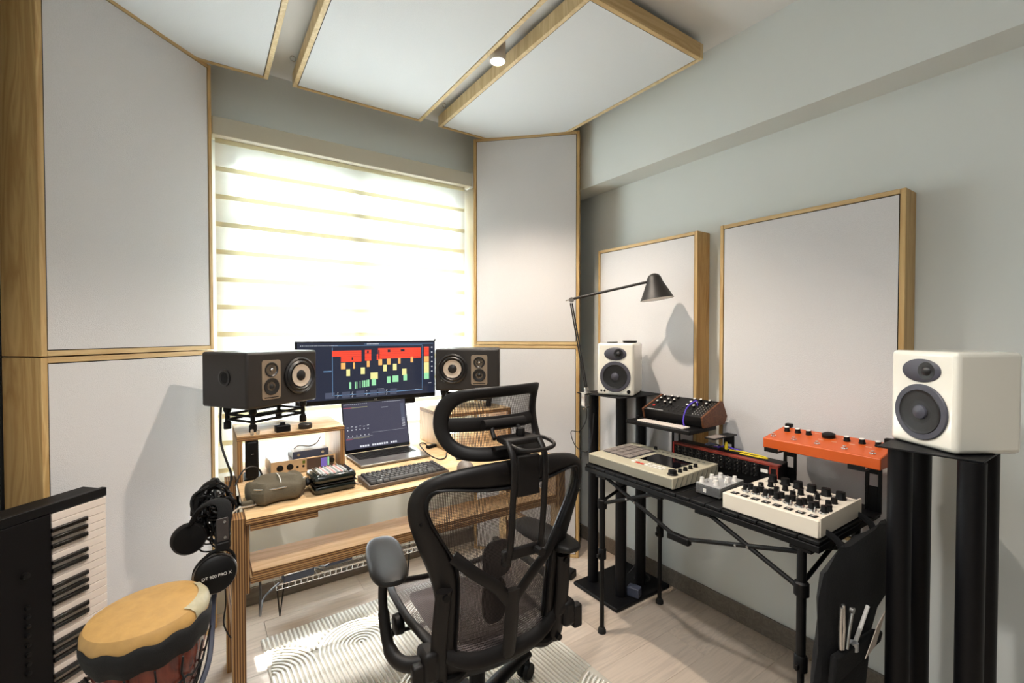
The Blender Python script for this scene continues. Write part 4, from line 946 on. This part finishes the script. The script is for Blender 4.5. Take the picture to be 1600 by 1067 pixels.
# the left top corner is rounded far more than the right in this view of the curved frame
hy = lambda z: -.150 - .30 * max(0, abs(z - 1.035) - .0) ** 2 * 8
hw = lambda x: .060 * (abs(x) / .18) ** 2
MB().ring(HO, HI, lambda x, z, s_: (x, hy(z) + hw(x) + .013 * s_, z), 12).obj('headrest_frame', 'chair', t, ang=60)
m = MB(); n_ = 14
for zz_, hh in ((1.030, .014),):
    pts = [(-.145 + .29 * i / n_, hy(zz_) + hw(-.145 + .29 * i / n_), zz_) for i in range(n_ + 1)]; m.tube(pts, .021, 10, flat=.35, up=(0, 1, 0))
m.obj('headrest_crossbar', 'chair', t, ang=60)
MB().tube([(-.062, hy(1.03) - .014, 1.030), (.075, hy(1.03) - .012, 1.030)], .015, 12).obj('tilt_barrel', 'chair', t)
weave('headrest_mesh', HI, lambda x, z: hy(z) + hw(x) + .004, .0042, .007, .0021, .0008, 'chairm', t)
# seat
so = [(.255 * sgn(math.cos(a * math.pi / 24), .55), .03 + .235 * sgn(math.sin(a * math.pi / 24), .6)) for a in range(48)]
si = [(x * .90, .035 + (y - .03) * .91) for x, y in so]
sz = lambda x, y: .455 - .035 * max(0, (y - .12) / .14) ** 2 + .03 * (abs(x) / .25) ** 2 - .012 - .07 * max(0, (-y - .08) / .12) ** 2
MB().ring(so, si, lambda x, y, s_: (x, y, sz(x, y) + .012 * s_), 10).obj('seat_frame', 'chair', t, ang=60)
m = weave('seat_mesh', si, lambda x, y: 0, .0046, .0046, .0026, .0022, 'chairs', t)
for v in m.data.vertices: x, _, y = v.co; v.co = (x, y, sz(x, y) - .008 + (.0006 if _ else 0))
B(-.17, -.10, .400, .17, .17, .425).obj('seat_pan', 'black', t, bevel=.02)
B(-.075, -.14, .325, .075, .12, .40).obj('tilt_mechanism', 'black', t, bevel=.02, seg=3)
for s in (-1, 1): MB().tube(spline([(s * .06, -.12, .36), (s * .14, -.16, .34), (s * .19, yb(.34) + .01, .335)], 4), .016, 10).obj('linkage_arm', 'chair', t)
MB().tube([(-.08, .05, .375), (-.26, .05, .385)], .006).obj('lever_rod', 'black', t); MB().ellipsoid((-.272, .05, .386), (.024, .013, .013)).obj('lever_paddle', 'black', t)
MB().lathe([(.02, -.272), (.028, -.268), (.030, -.250), (.028, -.246)], 16, (0, .0, .44), 'X').obj('tension_dial', 'black', t)
# arms
def arm(s, px_, py, pz, yaw):
    pd = MB(); pd.ellipsoid((0, 0, 0), (1, 1, 1), 24, 14)
    pd.v = [((.052 + .003 * y) * sgn(x, .72), .142 * sgn(y, .68), .018 * sgn(z, .7) + .004 * (1 - x * x)) for x, y, z in pd.v]
    o = pd.obj('arm_pad', 'pad', t, loc=(px_, py, pz), rot=(0, 0, yaw))
    MB().tube(spline([(px_, py, pz - .018), (px_ + s * .012, py - .01, pz - .06), (px_ + s * .016, py - .03, .52), (px_ + s * .010, py - .07, .44), (px_ - s * .02, -.14, .415), (s * .215, -.165, .42)], 6), [.013] * 6 + [.016] * 6 + [.02] * 6 + [.024] * 6 + [.024] * 7, 14, flat=.75).obj('arm_post', 'chair', t, ang=60)
    B(s * .262 - .016, -.192, .36, s * .262 + .016, -.165, .432).obj('height_latch', 'chair', t, bevel=.006)
    B(min(s * .205, s * .25), -.195, .375, max(s * .205, s * .25), -.13, .455).obj('arm_yoke', 'chair', t, bevel=.012)
arm(-1, -.300, -.030, .650, R(-9)); arm(1, .198, -.100, .635, R(6))
# base
MB().lathe([(.028, .10), (.030, .13), (.026, .14), (.0255, .30), (.018, .302), (.018, .335)], 24).obj('gas_lift', 'stand', t)
MB().lathe([(.001, .055), (.040, .06), (.050, .085), (.042, .115), (.030, .12)], 24).obj('hub', 'chair', t)
for k in range(5):
    a = R(24 + 72 * k); d = Vector((math.cos(a), math.sin(a), 0)); p = Vector((-d.y, d.x, 0))
    MB().tube([d * .03 + Vector((0, 0, .090)), d * .14 + Vector((0, 0, .098)), d * .24 + Vector((0, 0, .092)), d * .305 + Vector((0, 0, .080))], [.032, .025, .021, .017], 12, flat=.75, up=(0, 0, 1)).obj('base_leg', 'stand', t, ang=60)
    c_ = d * .300
    cs = MB().cyl(c_ + Vector((0, 0, .052)), c_ + Vector((0, 0, .078)), .009).obj('caster', 'black', t)
    for s in (-1, 1):
        q_ = c_ + p * (s * .014) - d * .012; q_.z = .0285
        MB().cyl(q_ - p * .009, q_ + p * .009, .028, n=24).obj('wheel', 'rubber', cs, bevel=.003)
    MB().tube([c_ - p * .024 + Vector((0, 0, .050)) - d * .012, c_ + p * .024 + Vector((0, 0, .050)) - d * .012], .012, 10).obj('fork', 'black', cs)

# ------------------------------------------------------------------ djembe
t = thing('djembe', 'djembe drum with a goatskin head and black rope lacing', 'drum', (-.076, 1.462, -.0)); t.rotation_euler = (R(-1), R(-4), R(20)); t.scale = (.80, .80, 1)
hz = .592
MB().lathe([(.150, hz - .052), (.158, hz - .035), (.163, hz - .012), (.160, hz + .006), (.150, hz + .018), (.125, hz + .024), (.06, hz + .027), (.001, hz + .028)], 48).obj('drum_head', 'skin', t)
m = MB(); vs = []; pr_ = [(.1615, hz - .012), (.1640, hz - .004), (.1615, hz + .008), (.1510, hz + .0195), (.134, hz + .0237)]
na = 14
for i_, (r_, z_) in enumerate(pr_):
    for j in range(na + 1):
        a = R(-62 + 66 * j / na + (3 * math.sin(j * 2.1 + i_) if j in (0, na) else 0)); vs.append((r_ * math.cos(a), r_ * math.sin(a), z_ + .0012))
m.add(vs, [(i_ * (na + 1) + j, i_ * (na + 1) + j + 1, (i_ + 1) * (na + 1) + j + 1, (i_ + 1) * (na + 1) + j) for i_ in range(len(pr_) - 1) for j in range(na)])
m.obj('sheen_patch', plain('hide_sheen', (176, 168, 140), .45, bump=.3, bscale=60, var=.2), t)  # pale window sheen painted onto the skin, edged between hair and shaved hide
MB().lathe([(.001, .012), (.115, .012), (.118, .02), (.10, .10), (.075, .20), (.066, .27), (.075, .33), (.115, .42), (.145, .50), (.152, hz - .045)], 48).obj('shell', 'drumwood', t)
n_ = 72; m = MB(); prof = [(.1650, hz - .008), (.1665, hz - .026), (.161, hz - .052), (.153, hz - .072)]
vs = []; fs = []
for (r_, z_) in prof:
    for j in range(n_): a = 2 * math.pi * j / n_; vs.append((r_ * math.cos(a), r_ * math.sin(a), z_ + .004 * math.sin(a * 12)))
for i in range(3):
    for j in range(n_): fs.append((i * n_ + j, i * n_ + (j + 1) % n_, (i + 1) * n_ + (j + 1) % n_, (i + 1) * n_ + j))
m.add(vs, fs); o = m.obj('rim_band', 'rope', t); mo = o.modifiers.new('thick', 'SOLIDIFY'); mo.thickness = .004
def rad(z): return .078 + (.157 - .078) * ((z - .33) / (hz - .07 - .33)) ** .85 + .003
pj_ = lambda a, z: ((rad(z)) * math.cos(a), rad(z) * math.sin(a), z)
rp = MB().tube([pj_(0, hz - .075), pj_(0, .47), pj_(.07, .45), pj_(.13, .42), pj_(.0, .40), pj_(0, .35)], .0028, 6).obj('rope', 'rope', t)
for k in range(1, 14): c = rp.copy(); C.objects.link(c); c.parent = t; c.rotation_euler = (0, 0, 2 * math.pi * k / 14)
for z_ in (.445, .40): MB().tube([pj_(2 * math.pi * j / 42, z_ + .007 * math.sin(j * 2 * math.pi / 3)) for j in range(42)], .003, 6, closed=True).obj('rope_ring', 'rope', t)
cable('drum_strap', [(.026, 1.57, .562), (.020, 1.56, .52), (.016, 1.53, .46), (.005, 1.48, .40), (-.03, 1.43, .34), (-.06, 1.40, .30)], .007, 'bluegrey', 'dark strap running from the headphones down beside the drum', 'strap')

# ------------------------------------------------------------------ digital piano standing on its end, leaning on the corner panel
t = thing('digital_piano', 'black keyboard standing on its end against the left corner panel', 'piano', (-.268, 1.935, 0)); t.rotation_euler = (0, R(0), R(45))
# local: x across the body (keys' front edge at x=0, controls towards -x), z up, front at y=0
B(-.30, .0, .012, .001, .075, .808).obj('body', 'piano', t, bevel=.003)
B(-.1525, -.003, .035, -.1505, .0, .778).obj('key_slip', 'black', t); B(-.30, -.018, .785, .001, .0, .812).obj('end_block', 'black', t, bevel=.002); B(-.30, -.018, .004, .001, .0, .030).obj('end_block', 'black', t, bevel=.002)
B(-.30, -.021, .0305, -.1525, -.0005, .7845).obj('control_panel', 'piano', t, bevel=.001)
wk = B(-.147, -.016, 0, -.0005, -.001, .0221).obj('white_key', 'keyw', t, bevel=.001, seg=1); nW = 32
copies(wk, t, [(0, 0, .783 - (i + 1) * .0235) for i in range(nW)])
bk = MB().add([(-.152, -.016, 0), (-.054, -.016, 0), (-.054, -.016, .012), (-.152, -.016, .012), (-.152, -.027, .001), (-.060, -.027, .001), (-.060, -.027, .011), (-.152, -.027, .011)], [(0, 1, 2, 3), (7, 6, 5, 4), (0, 4, 5, 1), (1, 5, 6, 2), (2, 6, 7, 3), (3, 7, 4, 0)]).obj('black_key', 'keyb', t, bevel=.0012)
copies(bk, t, [(0, 0, .783 - (i + 1) * .0235 - .006) for i in range(nW - 1) if i % 7 not in (0, 4) ])
kn = MB().lathe([(.0085, -.021), (.0085, -.031), (.001, -.032)], 18, (0, 0, 0), 'Y').obj('knob', 'black', t); copies(kn, t, [(-.216, 0, .640)])
kn = MB().lathe([(.006, -.021), (.006, -.028), (.001, -.029)], 14, (0, 0, 0), 'Y').obj('small_knob', 'black', t); copies(kn, t, [(-.212, 0, .55 - i * .026) for i in range(8)])

# ------------------------------------------------------------------ headphones, tangled cables at the left end of the desk
t = thing('headphones', 'large black over-ear headphones hanging from the left end of the desk', 'headphones', (.026, 1.555, .612)); t.rotation_euler = (R(-8), 0, R(8))
m = MB(); m.lathe([(.001, -.022), (.040, -.021), (.050, -.015), (.053, -.004), (.050, .006)], 36, (0, 0, 0), 'Y'); m.obj('ear_cup', 'black', t)
MB().lathe([(.0535, -.006), (.056, .0), (.0535, .005), (.0525, .0)], 36, (0, 0, 0), 'Y').obj('cup_ring', 'alu', t)
MB().lathe([(.050, .006), (.054, .012), (.052, .026), (.040, .030), (.02, .026)], 36, (0, 0, 0), 'Y').obj('ear_cushion', 'mat', t)
text('cup_lettering', 'DT 900 PRO X', .0115, 'knobw', t, (0, -.0232, -.002), (R(90), 0, 0))
MB().tube(spline([(.052, .004, 0), (.045, .0, .042), (.02, -.004, .062), (-.01, -.004, .060), (-.045, 0, .030), (-.052, .004, 0)], 5), .0045, 8).obj('yoke', 'black', t)
B(.002, -.012, .058, .036, .010, .082).obj('slider_block', 'black', t, bevel=.003)
MB().tube(spline([(.018, .0, .078), (.024, .004, .12), (.032, .014, .160), (.030, .035, .185), (.01, .07, .190), (-.02, .10, .170), (-.04, .115, .130)], 6), .019, 12, flat=.30, up=(0, 1, 0)).obj('headband', 'mat', t)
B(.006, -.006, .084, .036, -.002, .150).obj('band_plate', plain('band_plate', (58, 52, 50), .4), t, bevel=.002)
for z_ in (.094, .138): MB().cyl((.026, -.0085, z_), (.026, -.005, z_), .004, n=12).obj('stud', 'silver', t)
MB().lathe([(.001, -.018), (.040, -.016), (.046, -.004), (.046, .010), (.030, .014)], 28, (-.045, .130, .085), 'Y').obj('ear_cup', 'black', t)
random.seed(11)
tg_ = thing('cable_bundle', 'tangled bundle of black cables hanging at the left end of the desk', 'cables', (.03, 1.74, .70))
for k in range(34):
    pts = []; cx_, cz_ = random.uniform(-.035, .025), random.uniform(-.06, .08); rr_ = random.uniform(.02, .045); ph = random.random() * 6
    for j in range(11):
        a = ph + j * .75; pts.append((cx_ + rr_ * math.cos(a) * .8 + random.uniform(-.008, .008), random.uniform(-.035, .03), cz_ + rr_ * 1.25 * math.sin(a) + random.uniform(-.008, .008)))
    MB().tube(spline(pts, 4), random.choice((.0026, .0034, .0042)), 6).obj('cable_loop', 'cable', tg_)
MB().tube(spline([(.01, -.01, .125), (-.02, .0, .11), (-.045, .0, .07), (-.05, 0, .03)], 5), .016, 10).obj('cable_bunch', 'black', tg_)
MB().lathe([(.001, -.016), (.030, -.015), (.038, -.004), (.036, .012), (.001, .014)], 24, (-.052, -.02, -.02), 'Y').obj('hanging_cup', 'black', tg_)
cable('usb_lead', [(.048, 1.60, .60), (.052, 1.60, .50), (.046, 1.60, .44), (.055, 1.60, .405), (.064, 1.60, .385)], .0022, 'cable', 'thin lead with a plug hanging below the headphones', 'cable')
cable('desk_edge_lead', [(.165, 1.70, .744), (.12, 1.66, .752), (.085, 1.63, .76), (.055, 1.60, .74), (.045, 1.595, .70)], .0028, 'cablew', 'tan lead curving off the left desk edge to the headphones', 'cable')
cable('speaker_cable', [(.062, 2.17, 1.02), (.060, 2.20, .93), (.062, 2.20, .85), (.080, 2.16, .78), (.090, 2.08, .752), (.080, 2.0, .73), (.05, 1.87, .74)], .0042, 'cable', 'thick black cable falling from the back of the left monitor speaker', 'cable')
cable('drive_cable', [(.095, 1.93, .747), (.12, 1.95, .79), (.15, 1.965, .80), (.175, 1.97, .785), (.185, 1.965, .76), (.187, 1.96, .744)], .003, 'cable', 'black lead arching in front of the upright drive', 'cable')
MB_ = tag(B(0, 0, 0, .03, .05, .07).obj('plug_block', 'greyshell', loc=(.022, 1.86, .70), bevel=.004), 'grey plug at the rear left corner of the desk', 'plug')

# ------------------------------------------------------------------ under the desk: wire cable tray with power strips
t = thing('cable_tray', 'white and black wire tray standing under the desk near the wall', 'cable tray', (.26, 2.22, 0)); TW = .70; th = .176
m = MB()
for i in range(29): x = i * TW / 28; m.tube([(x, .19, th + .05), (x, .185, th), (x, .0, th), (x, -.004, th + .022)], .0012, 5)
for y, z in ((-.004, th + .022), (0, th), (.05, th), (.10, th), (.15, th), (.185, th), (.19, th + .05)): m.tube([(0, y, z), (TW, y, z)], .0016, 5)
m.obj('wire_grid', 'silver', t, kind='stuff')
for x in (.025, TW - .06):
    MB().tube([(x - .02, .02, th - .002), (x, .10, .003), (x + .035, .16, th - .002)], .003, 8).obj('tray_leg', 'blackm', t)
for lab, x, y, mt_ in (('white-topped power adapter at the left end of the wire tray', .035, .035, 0), ('dark power strip further right in the wire tray', .22, .08, 1)):
    o = thing('power_brick', lab, 'power adapter', (.26 + x, 2.22 + y, th + .002), R(4))
    B(0, 0, 0, .13, .055, .032).obj('body', 'bluegrey', o, bevel=.004); B(.002, .002, .0322, .128, .053, .036).obj('top_face', 'knobw', o, bevel=.002)
random.seed(5)
for k, lab in enumerate(('leftmost loose cable in the wire tray', 'cable crossing the two power adapters in the tray', 'cable looping between the adapters in the tray', 'cable at the middle of the wire tray', 'cable near the right end of the wire tray', 'grey cable trailing from the tray towards the wall')):
    x = .28 + k * .10; pts = [(x + random.uniform(-.02, .02) + j * .035, 2.27 + random.uniform(-.03, .09), th + .015 + random.uniform(0, .035) + (.02 if k in (1, 2) else 0)) for j in range(6)]
    cable('tray_cable', pts, .003, 'cable' if k != 5 else 'cablew', lab, 'cable', group='cables in the wire tray')
cable('hanging_cable', [(.155, 1.76, .53), (.16, 1.79, .40), (.17, 1.92, .25), (.20, 2.10, .22), (.27, 2.22, .205)], .004, 'cable', 'black cable drooping from the shelf to the left end of the tray', 'cable')

# ------------------------------------------------------------------ rug
t = thing('rug', 'white rug with grey concentric arc pattern under the chair', 'rug', (.235, .95, 0), R(2)); RW, RL = 1.02, 1.225
B(0, 0, .0005, RW, RL, .006).obj('pile', 'rugg', t, bevel=.002)
m = MB(); random.seed(2)
tl_ = .34
def band(cx_, cy_, r_, w_):
    vs = []; k = 14
    for i in range(k + 1):
        a = math.pi * i / k
        for q in (r_ - w_ / 2, r_ + w_ / 2): vs.append((cx_ + q * math.cos(a), cy_ + q * math.sin(a), .0085))
    ok = all(0 < x < RW and 0 < y < RL for x, y, z in vs)
    if ok: m.add(vs, [(2 * i, 2 * i + 1, 2 * i + 3, 2 * i + 2) for i in range(k)])
RO = .172; rowh = .42
def boundary(x, r_):   # top of the arch row below, at this x
    cy = -.30 + (r_ - 1) * rowh; best = cy
    for c_ in range(-1, 5):
        cx = .17 + c_ * .34 - (.17 if (r_ - 1) % 2 else 0)
        if abs(x - cx) < RO: best = max(best, cy + math.sqrt(RO * RO - (x - cx) ** 2))
    return best
for r_ in range(5):
    cy = -.30 + r_ * rowh
    for c_ in range(-1, 5):
        cx = .17 + c_ * .34 - (.17 if r_ % 2 else 0)
        for q in range(0, 10):
            r0 = .0085 + q * .0170; w_ = .0085; vs = []
            pts = [(cx + r0 * math.cos(math.pi * i / 16), cy + r0 * math.sin(math.pi * i / 16), math.pi * i / 16) for i in range(17)]
            for (xa, ya, aa), (xb, yb_, ab) in zip(pts, pts[1:]):
                if all(.008 < v_ < RW - .008 for v_ in (xa, xb)) and all(.008 < v_ < RL - .008 for v_ in (ya, yb_)):
                    m.add([(xa - w_ / 2 * math.cos(aa), ya - w_ / 2 * math.sin(aa), .0085), (xa + w_ / 2 * math.cos(aa), ya + w_ / 2 * math.sin(aa), .0085), (xb + w_ / 2 * math.cos(ab), yb_ + w_ / 2 * math.sin(ab), .0085), (xb - w_ / 2 * math.cos(ab), yb_ - w_ / 2 * math.sin(ab), .0085)], [(0, 1, 2, 3)])
            for s_ in (-1, 1):
                x = cx + s_ * r0
                if .006 < x < RW - .006:
                    y0, y1 = max(boundary(x, r_) + .006, .004), min(cy, RL - .004)
                    if y1 - y0 > .01: m.add([(x - w_ / 2, y0, .0085), (x + w_ / 2, y0, .0085), (x + w_ / 2, y1, .0085), (x - w_ / 2, y1, .0085)], [(0, 1, 2, 3)])
o = m.obj('raised_lines', 'rugw', t, kind='stuff'); mo = o.modifiers.new('thick', 'SOLIDIFY'); mo.thickness = .004; mo.offset = 0
cable('floor_cable', [(.55, 1.02, .012), (.62, 1.08, .012), (.70, 1.11, .012), (.80, 1.10, .012), (1.0, 1.02, .012)], .004, 'cable', 'black cable crossing the rug under the chair', 'cable')
# small bits
tag(B(0, 0, 0, .05, .09, .006).obj('black_clip', 'black', loc=(1.925, 1.80, 1.7755), bevel=.002), 'small black clip lying on top of the smaller wall panel', 'clip')
